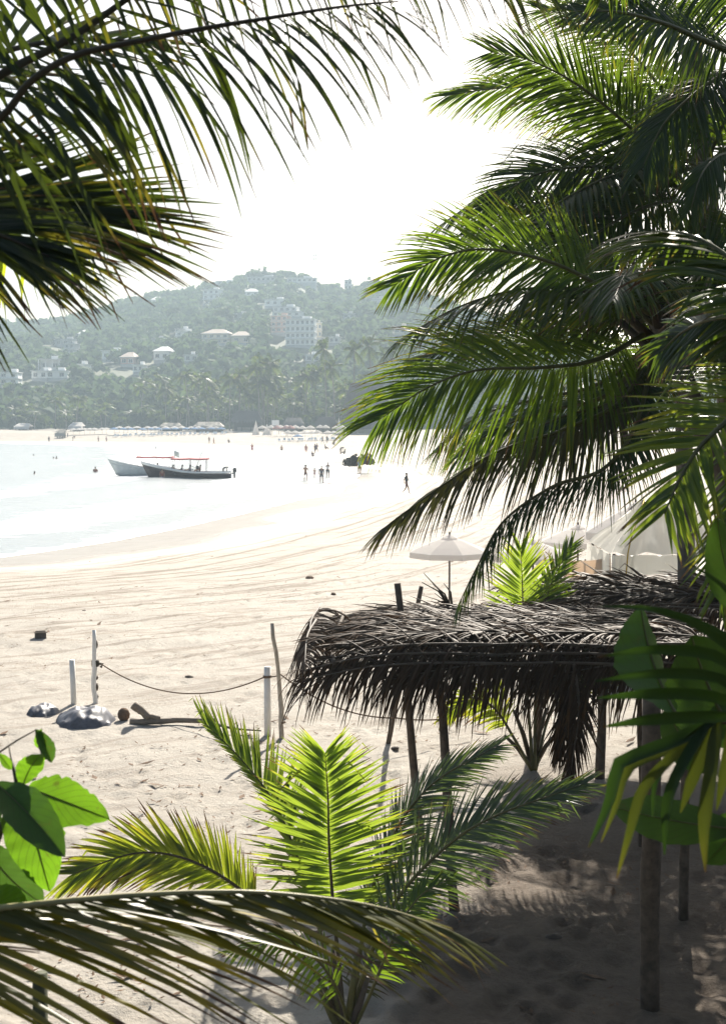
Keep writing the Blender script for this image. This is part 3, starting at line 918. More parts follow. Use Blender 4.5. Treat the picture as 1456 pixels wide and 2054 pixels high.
PEOPLE_MESH = {}
def person_meshes(kind):
    if kind in PEOPLE_MESH: return PEOPLE_MESH[kind]
    J = pose(kind)
    body = skin_body(J, EDG, RAD, 'pel', 2)
    def mid(a, b, t): return tuple(np.array(J[a]) * (1 - t) + np.array(J[b]) * t)
    Js = dict(pel=J['pel'], wa=mid('pel', 'sp', .35), hil=J['hil'], hir=J['hir'], kl=mid('hil', 'knl', .75), kr=mid('hir', 'knr', .75))
    shorts = skin_body(Js, [('pel', 'wa'), ('pel', 'hil'), ('hil', 'kl'), ('pel', 'hir'), ('hir', 'kr')],
                       dict(pel=(.165, .13), wa=(.15, .115), hil=.105, hir=.105, kl=.088, kr=.088), 'pel', 2)
    Jt = dict(pel=mid('pel', 'sp', .15), sp=J['sp'], ch=J['ch'], nk=mid('ch', 'nk', .55), shl=J['shl'], shr=J['shr'], el=mid('shl', 'ell', .6), er=mid('shr', 'elr', .6))
    shirt = skin_body(Jt, [('pel', 'sp'), ('sp', 'ch'), ('ch', 'nk'), ('ch', 'shl'), ('shl', 'el'), ('ch', 'shr'), ('shr', 'er')],
                      dict(pel=(.165, .125), sp=(.15, .115), ch=(.175, .13), nk=.07, shl=.075, shr=.075, el=.062, er=.062), 'sp', 2)
    hb_ = MB()
    h0 = np.array(J['hd']); h1 = np.array(J['ht'])
    c = h0 * .35 + h1 * .65 + np.array((0, .02, .02))
    hb_.lathe([(0.001, .095), (.05, .085), (.085, .05), (.094, .01), (.088, -.04), (.06, -.075)], 10, c)
    o = hb_.obj('hair', M['hair']); hair = o.data; bpy.data.objects.remove(o)
    PEOPLE_MESH[kind] = (body, shorts, shirt, hair)
    return PEOPLE_MESH[kind]

M['hair'] = simple('dark_hair', (0.03, 0.022, 0.016), 0.6, 0.2, 20)
CLOTH = {}
def cloth(col):
    if col not in CLOTH: CLOTH[col] = simple('cloth', col, 0.85, 0.12, 15)
    return CLOTH[col]
SKIN = {k: simple('skin', c, 0.55, 0.06, 6) for k, c in {'tan': (0.30, 0.17, 0.11), 'brown': (0.18, 0.10, 0.065), 'fair': (0.45, 0.28, 0.21)}.items()}

def person(p, label, kind='stand', skin='tan', shorts=(.05, .05, .07), shirt=None, rz=0.0, h=1.7, group=None):
    t = thing('person', label, 'person', p, rz, group)
    body, sh, st, ha = person_meshes(kind)
    for nm, me, mat in (('body', body, SKIN[skin]), ('shorts', sh, cloth(shorts)), ('shirt', st, cloth(shirt) if shirt else None), ('hair', ha, M['hair'])):
        if mat is None: continue
        o = bpy.data.objects.new(nm, me); COL.objects.link(o); o.parent = t
        if not me.materials: me.materials.append(mat)
        o.material_slots[0].link = 'OBJECT'; o.material_slots[0].material = mat
    s = h / 1.7
    t.scale = (s, s, s)
    return t

def gpt(px, py, z=None):
    p = G(px, py, z if z is not None else 0.0)
    if z is None:
        for _ in range(4):
            zz = float(sand_z(np.array([p[0]]), np.array([p[1]]))[0][0])
            p = G(px, py, max(zz, WATER_Z - 0.15))
    return p

FACE_AWAY, FACE_US = math.pi, 0.0
person(gpt(613, 967), 'man with bare tanned torso walking in the shallows, left of the child', 'walk', 'tan', (.08, .03, .03), None, FACE_US)
person(gpt(631, 959), 'small child wading between two grown-ups in the shallows', 'walk', 'fair', (.25, .08, .10), None, FACE_US, 1.05)
person(gpt(645, 970), 'broad person in dark grey clothes wading right of the child', 'walk', 'tan', (.04, .04, .05), (.12, .12, .14), FACE_US)
person(gpt(657.5, 960), 'person in a pale top and black shorts, rightmost of the wading family', 'walk', 'tan', (.02, .02, .025), (.55, .52, .5), FACE_US)
person(gpt(506, 909), 'person in red standing knee deep in the water, far from the others', 'stand', 'tan', (.30, .04, .05), (.35, .08, .08), .5)
person(gpt(565, 911, -.9), 'swimmer chest deep left of the pink clad person', 'stand', 'tan', (.04, .04, .06), None, .3)
person(gpt(614, 912), 'person in pinkish clothes standing at the far waterline', 'stand', 'tan', (.35, .12, .12), (.40, .18, .18), .2)
person(gpt(632, 910), 'person in dark clothes at the far waterline, left one of a close pair', 'stand', 'brown', (.04, .03, .05), (.07, .06, .09), 1.0)
person(gpt(635.5, 909), 'person in a purple grey shirt, right one of the close pair at the far waterline', 'walk', 'tan', (.05, .05, .08), (.16, .11, .16), -.6)
person(gpt(627, 916), 'person sitting in the shallows below the close pair', 'sit', 'tan', (.05, .05, .08), (.10, .10, .14), .4)
person(gpt(647, 890), 'person in brown walking up on the far beach by the white parasols', 'walk', 'brown', (.05, .04, .04), (.22, .10, .07), 2.0)
person(gpt(656, 889), 'slim person in black just right of the one in brown on the far beach', 'stand', 'brown', (.03, .03, .03), (.05, .05, .05), .1)
person(gpt(653, 901), 'person sitting on the sand near the close pair', 'sit', 'tan', (.20, .10, .09), (.18, .12, .12), 1.2)
person(gpt(670, 892), 'person in grey sitting on the far beach right of the walkers', 'sit', 'tan', (.10, .10, .10), (.20, .18, .17), -.6)
person(gpt(683, 911), 'person in black bending down beside the big frond tips', 'bend', 'brown', (.03, .03, .03), (.05, .05, .06), 1.1)
person(gpt(691, 911), 'person in dark shorts crouched facing the bending one', 'sit', 'brown', (.04, .04, .04), (.10, .09, .09), -1.3)
person(gpt(721, 953), 'person in a blue grey shirt and red shorts in front of the dark bundles', 'walk', 'brown', (.18, .04, .03), (.22, .28, .34), FACE_US)
person(gpt(815, 991), 'person in dark clothes walking on the sand under the drooping frond', 'walk', 'brown', (.16, .06, .04), (.05, .055, .06), 1.2)
person(gpt(420, 890), 'lone person in light brown on the far waterline behind the boats', 'stand', 'tan', (.30, .20, .14), (.32, .22, .15), 0)
person(gpt(429, 893), 'lone person in orange shorts just right of the one in light brown', 'walk', 'tan', (.35, .16, .08), None, 1.5)
person(gpt(459, 888), 'person sitting low on the far sand behind the boat stern', 'sit', 'brown', (.07, .05, .05), (.10, .07, .07), .4)
person(gpt(99, 889), 'person in black standing alone at the left end of the far beach', 'stand', 'brown', (.03, .03, .03), (.04, .04, .04), 0)
person(gpt(147, 885), 'person bending over the sand at the left part of the far beach', 'bend', 'brown', (.06, .04, .04), (.10, .06, .06), 1.5)
person(gpt(198, 889), 'person in brown walking the far waterline, left one of two', 'walk', 'brown', (.10, .05, .04), (.16, .08, .06), 1.5)
person(gpt(214, 889), 'person in dark red walking the far waterline, right one of two', 'walk', 'brown', (.12, .03, .03), (.20, .05, .05), 1.5)
W = WATER_Z
person(gpt(192, 948, W - .0) + np.array((0, 0, -1.05)), 'bather standing waist deep in open water left of the boats', 'stand', 'tan', (.05, .05, .08), (.20, .07, .06), .2)
for (px, py, dz, lab) in ((108, 920, -1.42, 'head of a swimmer far out, left one of a pair'), (114, 920, -1.35, 'head and shoulders of a swimmer far out, right one of a pair'),
                          (70, 950, -1.45, 'head of a swimmer nearest to the left edge'), (68, 914, -1.45, 'head of a swimmer farthest out at the left'),
                          (313, 900, -1.35, 'swimmer beyond the back boat canopy'), (491, 915, -1.4, 'head of a swimmer left of the person in red')):
    person(gpt(px, py, W) + np.array((0, 0, dz)), lab, 'stand', 'brown', (.04, .04, .05), None, random.uniform(0, 6))

# ---------------------------------------------------------------- boats
M['boat_white'] = simple('boat_white_paint', (0.74, 0.74, 0.72), 0.4, 0.08, 2)
M['boat_grey'] = simple('boat_grey_paint', (0.50, 0.53, 0.52), 0.45, 0.1, 2)
M['boat_dark'] = simple('boat_dark_paint', (0.035, 0.022, 0.025), 0.4, 0.2, 2)
M['canopy_red'] = simple('red_canopy_cloth', (0.38, 0.045, 0.05), 0.8, 0.15, 4)
M['engine'] = simple('outboard_black', (0.02, 0.02, 0.022), 0.35, 0.2, 4)
M['metal'] = simple('galvanised_tube', (0.35, 0.35, 0.36), 0.4, 0.1, 4, metal=0.5)

def boat(p, L, rz, label, hull_low, hull_top, back=False):
    t = thing('panga_boat', label, 'boat', p, rz)
    ns = 15
    u = np.linspace(0, 1, ns)                       # 0 stern, 1 bow; bow towards -x
    half = 0.95 * np.clip(1 - np.maximum(0, (u - .45) / .55) ** 2.2, 0.02, 1) * (0.86 + .14 * np.clip(u / .3, 0, 1))
    sheer = 0.62 + 1.15 * np.maximum(0, u - .35) ** 2 / .42 + 0.05 * (1 - u)
    keel = -0.28 + 0.55 * np.maximum(0, u - .72) ** 2 / .08 * .5
    x = L * (0.5 - u) - 0.35 * np.maximum(0, u - .8) / .2
    lo, up, ins = MB(), MB(), MB()
    rake = lambda i, f: -0.9 * max(0.0, u[i] - .72) / .28 * f + 0.35 * max(0.0, u[i] - .72) / .28
    def sec(i, f):                                  # f 0 keel .. 1 sheer
        z = keel[i] + (sheer[i] - keel[i]) * f
        w = half[i] * (0.12 + 0.88 * min(1, f * 1.25) ** 0.6)
        return w, z
    def shell(mb, f0, f1, k, off=0.0):
        rows = []
        for i in range(ns):
            fr = np.linspace(f0, f1, k)
            prt = [( x[i] + rake(i, f), -(sec(i, f)[0] + off), sec(i, f)[1]) for f in fr][::-1]
            stb = [( x[i] + rake(i, f), (sec(i, f)[0] + off), sec(i, f)[1]) for f in fr]
            rows.append((prt, stb))
        for side in (0, 1):
            b = mb.verts(np.array([r[side] for r in rows]).reshape(-1, 3))
            mb.faces([(b + i * k + j, b + i * k + j + 1, b + (i + 1) * k + j + 1, b + (i + 1) * k + j) for i in range(ns - 1) for j in range(k - 1)])
    shell(lo, 0.0, 0.80, 6)
    bk = lo.verts([(x[i], 0, keel[i]) for i in range(ns)])
    shell(up, 0.80, 1.0, 3, 0.012)
    lo_o = lo.obj('hull', M[hull_low], t, True)
    for o_, th_ in ((lo_o, .05),):
        sm = o_.modifiers.new('thick', 'SOLIDIFY'); sm.thickness = th_
    uo = up.obj('top_strake', M[hull_top], t, True)
    sm = uo.modifiers.new('thick', 'SOLIDIFY'); sm.thickness = .05
    mb = MB(); mb.box((x[0] + .02, 0, (sheer[0] + keel[0]) / 2), (.08, half[0] * 1.8, sheer[0] - keel[0] - .05)); mb.obj('transom', M[hull_top], t, True, smooth=False)
    mb = MB()
    b = mb.verts([(x[i], s * half[i] * .8, 0.12) for i in range(ns) for s in (-1, 1)])
    mb.faces([(b + 2 * i, b + 2 * i + 1, b + 2 * i + 3, b + 2 * i + 2) for i in range(ns - 1)])
    mb.obj('deck', M['boat_grey'], t, True, smooth=False)
    for xx in (-1.4, 0.2, 1.6):
        mb = MB(); mb.box((xx, 0, .42), (.28, 1.5, .05)); mb.obj('bench', M['boat_white'], t, True, smooth=False)
    cz = 1.85
    for xx in (-1.7, 0.0, 1.7):
        for s in (-1, 1):
            mb = MB(); mb.tube([(xx, s * .80, .55), (xx, s * .74, cz)], .028, 6); mb.obj('canopy_post', M['metal'], t, True)
    mb = MB()
    nx, ny = 9, 7
    b = mb.verts([(-1.95 + 3.9 * i / (nx - 1), -.85 + 1.7 * j / (ny - 1), cz + .10 * math.cos((j - 3) / 3 * 1.4) + .03 * math.cos(i * math.pi / 2)) for i in range(nx) for j in range(ny)])
    mb.faces([(b + i * ny + j, b + i * ny + j + 1, b + (i + 1) * ny + j + 1, b + (i + 1) * ny + j) for i in range(nx - 1) for j in range(ny - 1)])
    o = mb.obj('canopy', M['canopy_red'], t, True); sm = o.modifiers.new('thick', 'SOLIDIFY'); sm.thickness = .10
    # outboard
    mb = MB(); mb.box((x[0] + .35, 0, .80), (.42, .34, .50), taper=.75)
    e = mb.obj('outboard_motor', M['engine'], t, True); bv = e.modifiers.new('b', 'BEVEL'); bv.width = .08; bv.segments = 3
    mb = MB(); mb.box((x[0] + .32, 0, .20), (.20, .12, .70)); mb.box((x[0] + .38, 0, -.18), (.46, .30, .04)); mb.box((x[0] + .16, 0, .45), (.26, .2, .14)); mb.obj('motor_leg', M['engine'], t, True, smooth=False)
    mb = MB(); mb.tube([(x[0] + .18, 0.05, .82), (x[0] - .35, 0.1, .95)], .025, 6); mb.obj('tiller', M['engine'], t, True)
    return t

pb = G(382, 958, W); pbk = G(312, 953, W)
boat(pb, 8.6, 0.03, 'dark hulled white topped boat with red canopy, in front of the pale boat', 'boat_dark', 'boat_white')
boat(pbk, 8.6, -0.06, 'pale grey boat with a flat red canopy behind the dark hulled boat', 'boat_grey', 'boat_grey')
for (dx, lab, sh) in ((-1.85, 'passenger in black seated under the front of the dark boat canopy', (.03, .03, .035)), (-.95, 'passenger in grey seated second in the dark boat', (.16, .17, .18)),
                      (-.1, 'passenger in dark blue seated third in the dark boat', (.04, .05, .09)), (.95, 'passenger in brown seated last under the dark boat canopy', (.12, .06, .05))):
    q = person(pb + np.array((dx, random.uniform(-.2, .2), .42)), lab, 'sit', 'brown', (.04, .04, .06), sh, -math.pi / 2 + random.uniform(-.8, .8))
for (dx, lab) in ((-.5, 'passenger in grey seated in the pale boat'), (.4, 'passenger in black seated in the pale boat')):
    person(pbk + np.array((dx, 0, .42)), lab, 'sit', 'brown', (.04, .04, .06), (.18, .18, .18) if dx < 0 else (.05, .05, .05), 1.5)
person(pb + np.array((-2.75, -1.35, -.75)), 'man in dark red standing in the water at the dark boat bow', 'stand', 'tan', (.06, .05, .16), (.22, .05, .03), .3)
person(pb + np.array((3.45, 0, .12)), 'boatman in black stooping over the outboard motor', 'bend', 'brown', (.03, .03, .03), (.04, .04, .045), 1.6, 1.45)
mb = MB(); mb.tube([(0, 0, 0), (.35, 0, .9), (.95, 0, 2.2)], [.03, .022, .012], 5)
mb.obj('fishing_rod', M['metal'], None, org=None, label='thin slanting fishing rod standing in the dark boat', cat='fishing rod').location = tuple(pb + np.array((.6, .3, 1.1)))
t = thing('signal_flag', 'small pale flag on a pole at the pale boat stern', 'flag', pbk + np.array((2.1, 0, .6)))
mb = MB(); mb.tube([(0, 0, 0), (0.02, 0, 2.1)], .025, 5); mb.obj('pole', M['metal'], t, True)
mb = MB()
b = mb.verts([(.02 + .5 * i / 5, .06 * math.sin(i * 1.4), 1.5 + .55 * j / 2 - .04 * i) for i in range(6) for j in range(3)])
mb.faces([(b + i * 3 + j, b + i * 3 + j + 1, b + (i + 1) * 3 + j + 1, b + (i + 1) * 3 + j) for i in range(5) for j in range(2)])
mb.obj('cloth', cloth((.62, .66, .60)), t, True).modifiers.new('t', 'SOLIDIFY').thickness = .01

# dark bundles on the wet sand and the low board left of them
M['bundle'] = leaf_mat('dark_brush', (0.02, 0.016, 0.012), (0.07, 0.05, 0.035), (0.03, 0.02, 0.01), 0.1, 0.7)
for (px, py, rp, hp, lab, sd) in ((706, 950, 19, 36, 'left and flatter one of two dark brown round bundles on the wet sand', 1),
                                  (734, 949, 22, 40, 'right and taller one of two dark brown round bundles on the wet sand', 2)):
    p = gpt(px, py)
    r = rp / F_PX * p[1]; h = hp / F_PX * p[1]
    rg_ = np.random.default_rng(sd)
    v, sh = clumps(rg_, np.array([0.]), np.array([0.]), np.array([h * .30]), np.array([r]), np.array([h * .62]), 500, r * .30)
    v[:, 2] = np.maximum(v[:, 2], 0.0)
    o = raw_mesh('brush_bundle', v, np.arange(len(v)).reshape(-1, 4), M['bundle'], {'rnd': sh, 'tip': sh * 0}, smooth=False)
    o.location = tuple(p); tag(o, lab, 'bundle')
p = gpt(670, 973)
mb = MB()
n_ = 12
b = mb.verts([( -1.1 + 2.2 * i / (n_ - 1), s * .28 * math.sin(math.pi * (i + .35) / (n_ - .3)), .10 + .12 * (abs(i - 5.5) / 5.5) ** 3 + dz) for i in range(n_) for s in (-1, 1) for dz in (0, .06)])
fs = []
for i in range(n_ - 1):
    a = b + 4 * i; c = a + 4
    fs += [(a, c, c + 2, a + 2), (a + 1, a + 3, c + 3, c + 1), (a, a + 1, c + 1, c), (a + 2, c + 2, c + 3, a + 3)]
mb.faces(fs)
o = mb.obj('board', simple('red_brown_board', (.16, .06, .045), .4, .1, 3), None, label='low red brown board lying on the wet sand below the waders', cat='board')
o.location = tuple(p); o.rotation_euler = (0, 0, .08)
# ---------------------------------------------------------------- parasols, loungers and shacks of the far beach
M['cloth_white'] = cloth_mat('white_parasol_cloth', (0.86, 0.84, 0.82), .68)
M['cloth_blue'] = cloth_mat('blue_parasol_cloth', (0.20, 0.34, 0.55))
M['cloth_pink'] = cloth_mat('pink_parasol_cloth', (0.66, 0.42, 0.38))
M['wood_dark'] = simple('dark_wood', (0.07, 0.052, 0.04), 0.75, 0.35, 6, bmp=0.3)
M['wood'] = simple('weathered_wood', (0.20, 0.16, 0.12), 0.8, 0.3, 6, bmp=0.3)
M['plastic_white'] = simple('white_plastic', (0.75, 0.75, 0.74), 0.45, 0.05, 3)

def parasol_proto(mat, r=1.25, h=2.3, name='beach_parasol', pole='wood', ribs=8, drop=.55):
    t = thing(name, 'proto', 'parasol')
    mb = MB(); mb.tube([(0, 0, -.2), (0, 0, h)], .03, 6); mb.obj('pole', M[pole], t, True)
    mb = MB()
    n = ribs
    rings = []
    for k, f in enumerate((0.0, .35, .7, 1.0)):
        ring = []
        for i in range(n * 2):
            rr = r * f * (1.0 if i % 2 == 0 else math.cos(math.pi / n))
            a = i * math.pi / n
            ring.append((rr * math.cos(a), rr * math.sin(a), h - drop * (f ** 1.15) ))
        rings.append(ring)
    b = mb.verts(np.array(rings).reshape(-1, 3)); m_ = 2 * n
    mb.faces([(b + k * m_ + i, b + k * m_ + (i + 1) % m_, b + (k + 1) * m_ + (i + 1) % m_, b + (k + 1) * m_ + i) for k in range(3) for i in range(m_)])
    last = b + 3 * m_
    e = mb.verts(np.array(rings[-1]) - np.array((0, 0, .16)))
    mb.faces([(last + i, last + (i + 1) % m_, e + (i + 1) % m_, e + i) for i in range(m_)])
    mb.obj('canopy', M[mat], t, True, smooth=False).modifiers.new('t', 'SOLIDIFY').thickness = .012
    return t

PAR = {k: parasol_proto(k) for k in ('cloth_white', 'cloth_blue', 'cloth_pink')}
pu = set()
def place_parasol(px, ytop, Y, mat, label, group):
    o = PAR[mat] if mat not in pu else copy_tree(PAR[mat])
    pu.add(mat)
    x = (px - 728) / F_PX * Y
    z = CAM_Z + (838 - ytop) / F_PX * Y - 2.3
    zs = float(sand_z(np.array([x]), np.array([Y]))[0][0])
    o.location = (x, Y, max(zs, 0)); o.rotation_euler = (0, 0, random.uniform(0, 1))
    o.scale = (random.uniform(.92, 1.1),) * 2 + (max(.8, min(1.3, (z + 2.3 - max(zs, 0)) / 2.3)),)
    o['label'] = label; o['group'] = group
ORD = ('first', 'second', 'third', 'fourth', 'fifth', 'sixth', 'seventh', 'eighth', 'ninth', 'tenth', 'eleventh', 'twelfth', 'thirteenth', 'fourteenth', 'fifteenth', 'sixteenth', 'seventeenth',
       'eighteenth', 'nineteenth', 'twentieth', 'twenty first', 'twenty second', 'twenty third', 'twenty fourth', 'twenty fifth', 'twenty sixth')
r_ = random.Random(4)
for i in range(13):
    place_parasol(232 + i * 17.5 + r_.uniform(-3, 3), 858 + r_.uniform(-1, 1), 400, 'cloth_blue', ORD[i] + ' blue parasol from the left in the long row under the far grove', 'blue far parasols')
for i in range(12):
    place_parasol(240 + i * 18 + r_.uniform(-4, 4), 855.5 + r_.uniform(-1, 1), 412, 'cloth_white', ORD[i] + ' white parasol from the left behind the row of blue parasols', 'white parasols behind the blue row')
for i in range(11):
    place_parasol(528 + i * 16 + r_.uniform(-3, 3), 853 + r_.uniform(-1.5, 1.5), 384, 'cloth_white', ORD[i] + ' white parasol from the left in the back row by the slim white tents', 'back row of white parasols')
for i in range(8):
    place_parasol(580 + i * 15 + r_.uniform(-3, 3), 863 + r_.uniform(-1, 1), 352, 'cloth_white', ORD[i] + ' white parasol from the left in the front row nearest the water', 'front row of white parasols')
for i, px in enumerate((556, 574, 583)):
    place_parasol(px, 853, 378, 'cloth_pink', ORD[i] + ' pinkish parasol from the left among the white ones of the back row', 'pink parasols in the back row')
place_parasol(598, 871, 340, 'cloth_blue', 'single low blue parasol in front of the white parasols', 'single blue parasol')
for i in range(7):
    place_parasol(150 + i * 11 + r_.uniform(-3, 3), 861 + r_.uniform(-1, 1), 405, 'cloth_white', ORD[i] + ' white parasol from the left at the left end of the far beach', 'white parasols at the left end')

lg = thing('beach_lounger', 'proto', 'lounger')
mb = MB(); mb.box((0, 0.0, .32), (.62, 1.25, .06)); mb.obj('seat', M['plastic_white'], lg, True, smooth=False)
mb = MB()
b = mb.verts([(-.31, .62, .33), (.31, .62, .33), (.31, 1.15, .85), (-.31, 1.15, .85), (-.31, .66, .29), (.31, .66, .29), (.31, 1.2, .82), (-.31, 1.2, .82)])
mb.faces([(b, b + 1, b + 2, b + 3), (b + 7, b + 6, b + 5, b + 4), (b, b + 4, b + 5, b + 1), (b + 2, b + 6, b + 7, b + 3), (b + 1, b + 5, b + 6, b + 2), (b + 3, b + 7, b + 4, b)])
mb.obj('backrest', M['plastic_white'], lg, True, smooth=False)
for sx in (-.26, .26):
    for sy in (-.55, .5):
        mb = MB(); mb.box((sx, sy, .145), (.06, .06, .29)); mb.obj('leg', M['plastic_white'], lg, True, smooth=False)
for i in range(40):
    o = lg if i == 0 else copy_tree(lg)
    if i < 26: px, Y = 228 + i * 9 + r_.uniform(-2, 2), 392 + r_.uniform(-2, 2); lab, gr = ORD[i] + ' white lounger from the left under the blue parasols', 'loungers under the blue parasols'
    else: px, Y = 560 + (i - 26) * 9.5 + r_.uniform(-2, 2), 346 + r_.uniform(-4, 4); lab, gr = ORD[i - 26] + ' white lounger from the left under the white parasols', 'loungers under the white parasols'
    x = (px - 728) / F_PX * Y
    z = max(0, float(sand_z(np.array([x]), np.array([Y]))[0][0]))
    o.location = (x, Y, z); o.rotation_euler = (0, 0, r_.uniform(-.3, .3)); o['label'] = lab; o['group'] = gr

def shack(px, ybase, ytop, wpx, Y, label, roofmat='thatch_far', cat='beach bar', wall=True):
    x = (px - 728) / F_PX * Y
    zb = CAM_Z + (838 - ybase) / F_PX * Y
    zs = max(0, float(sand_z(np.array([x]), np.array([Y]))[0][0]))
    h = (ybase - ytop) / F_PX * Y; w = wpx / F_PX * Y
    h = zb + h - zs
    t = thing('beach_bar', label, cat, (x, Y, zs))
    eave = h * .55
    for sx in (-1, -.33, .33, 1):
        for sy in (-1, 1):
            mb = MB(); mb.tube([(sx * (w / 2 - .4), sy * 2.2, -.3), (sx * (w / 2 - .4), sy * 2.2, eave + .2)], .12, 6); mb.obj('post', M['wood_dark'], t, True)
    mb = MB()
    b = mb.verts([(-w / 2, -3, eave), (w / 2, -3, eave), (w / 2, 3, eave), (-w / 2, 3, eave), (-w / 2 * .7, 0, h), (w / 2 * .7, 0, h)])
    mb.faces([(b, b + 1, b + 5, b + 4), (b + 1, b + 2, b + 5), (b + 2, b + 3, b + 4, b + 5), (b + 3, b, b + 4)])
    rg2 = np.random.default_rng(int(px))
    for k in range(150):                                           # ragged thatch ends along the eave and on the slope
        u = rg2.uniform(-1, 1); f = rg2.uniform(0, 1) ** 2
        p0 = np.array((u * w / 2 * (1 - .3 * f), -3 + 3 * f, eave + (h - eave) * f + .03))
        d = np.array((rg2.uniform(-.3, .3), -.7, -.75 - rg2.uniform(0, .4)))
        s = np.array((.22, 0, 0))
        b = mb.verts([p0 - s, p0 + s, p0 + d * .9 + s * .4, p0 + d * .9 - s * .4], rnd=rg2.uniform(0, 1))
        mb.faces([(b, b + 1, b + 2, b + 3)])
    mb.obj('thatched_roof', M[roofmat], t, True, smooth=False)
    if wall:
        mb = MB(); mb.box((0, 1.6, eave * .45), (w * .88, .2, eave * .9)); mb.obj('back_wall', M['wood_dark'], t, True, smooth=False)
        mb = MB(); mb.box((0, -1.6, .55), (w * .6, .5, 1.1)); mb.obj('counter', M['wood'], t, True, smooth=False)
    return t
M['thatch_far'] = leaf_mat('old_palm_roof', (0.06, 0.05, 0.045), (0.12, 0.10, 0.085), (0.05, 0.04, 0.03), 0.05, 0.7)
M['thatch_pale'] = leaf_mat('pale_palm_roof', (0.26, 0.22, 0.17), (0.36, 0.31, 0.25), (0.05, 0.04, 0.03), 0.05, 0.7)
shack(735, 856, 768, 92, 408, 'tall dark thatched hall at the right end of the far beach', cat='thatched hall')
shack(655, 858, 836, 44, 412, 'low dark thatched bar left of the tall thatched hall')
shack(496, 862, 824, 60, 430, 'dark thatched bar in the middle, behind the slim white tents')
shack(590, 858, 838, 40, 425, 'small dark thatched bar behind the signboard')
shack(420, 864, 846, 60, 415, 'long thatched bar with a pale roof right of the blue parasols', 'thatch_pale')
shack(345, 862, 848, 44, 428, 'long thatched bar with a pale roof behind the blue parasols', 'thatch_pale')
shack(157, 862, 847, 26, 428, 'small white roofed kiosk at the left end of the far beach', 'cloth_white', 'kiosk')
shack(50, 862, 849, 30, 440, 'white roofed kiosk farthest left on the far beach', 'cloth_white', 'kiosk')
shack(127, 876, 862, 20, 395, 'open pale shelter near the left waterline', 'thatch_pale', 'shelter', wall=False)

def cone_tent(px, ybase, ytop, wpx, Y, label):
    x = (px - 728) / F_PX * Y
    zs = max(0, float(sand_z(np.array([x]), np.array([Y]))[0][0]))
    h = CAM_Z + (838 - ytop) / F_PX * Y - zs; w = wpx / F_PX * Y
    t = thing('sail_tent', label, 'tent', (x, Y, zs))
    mb = MB(); mb.lathe([(w * .5, 0.0), (w * .38, h * .25), (w * .20, h * .6), (.03, h)], 8); mb.obj('cloth', M['cloth_white'], t, True, smooth=False).modifiers.new('t', 'SOLIDIFY').thickness = .02
    mb = MB(); mb.tube([(0, 0, 0), (0, 0, h + .25)], .05, 6); mb.obj('pole', M['wood'], t, True)
cone_tent(514, 874, 843, 15, 392, 'slim white pointed tent, left one of the pair near the middle')
cone_tent(536, 872, 850, 18, 392, 'white pointed tent right of the slim one near the middle')
cone_tent(680, 868, 838, 14, 392, 'slim white pointed tent by the dark thatched hall')
x, Y = (553 - 728) / F_PX * 394, 394
t = thing('signboard', 'white rectangular signboard on two posts above the white parasols', 'sign', (x, Y, 1.0))
mb = MB(); mb.box((0, 0, 3.6), (2.0, .08, 1.5)); mb.obj('board', M['plastic_white'], t, True, smooth=False)
for s in (-1, 1):
    mb = MB(); mb.box((s * .9, .1, 1.5), (.12, .11, 4.6)); mb.obj('post', M['wood'], t, True, smooth=False)
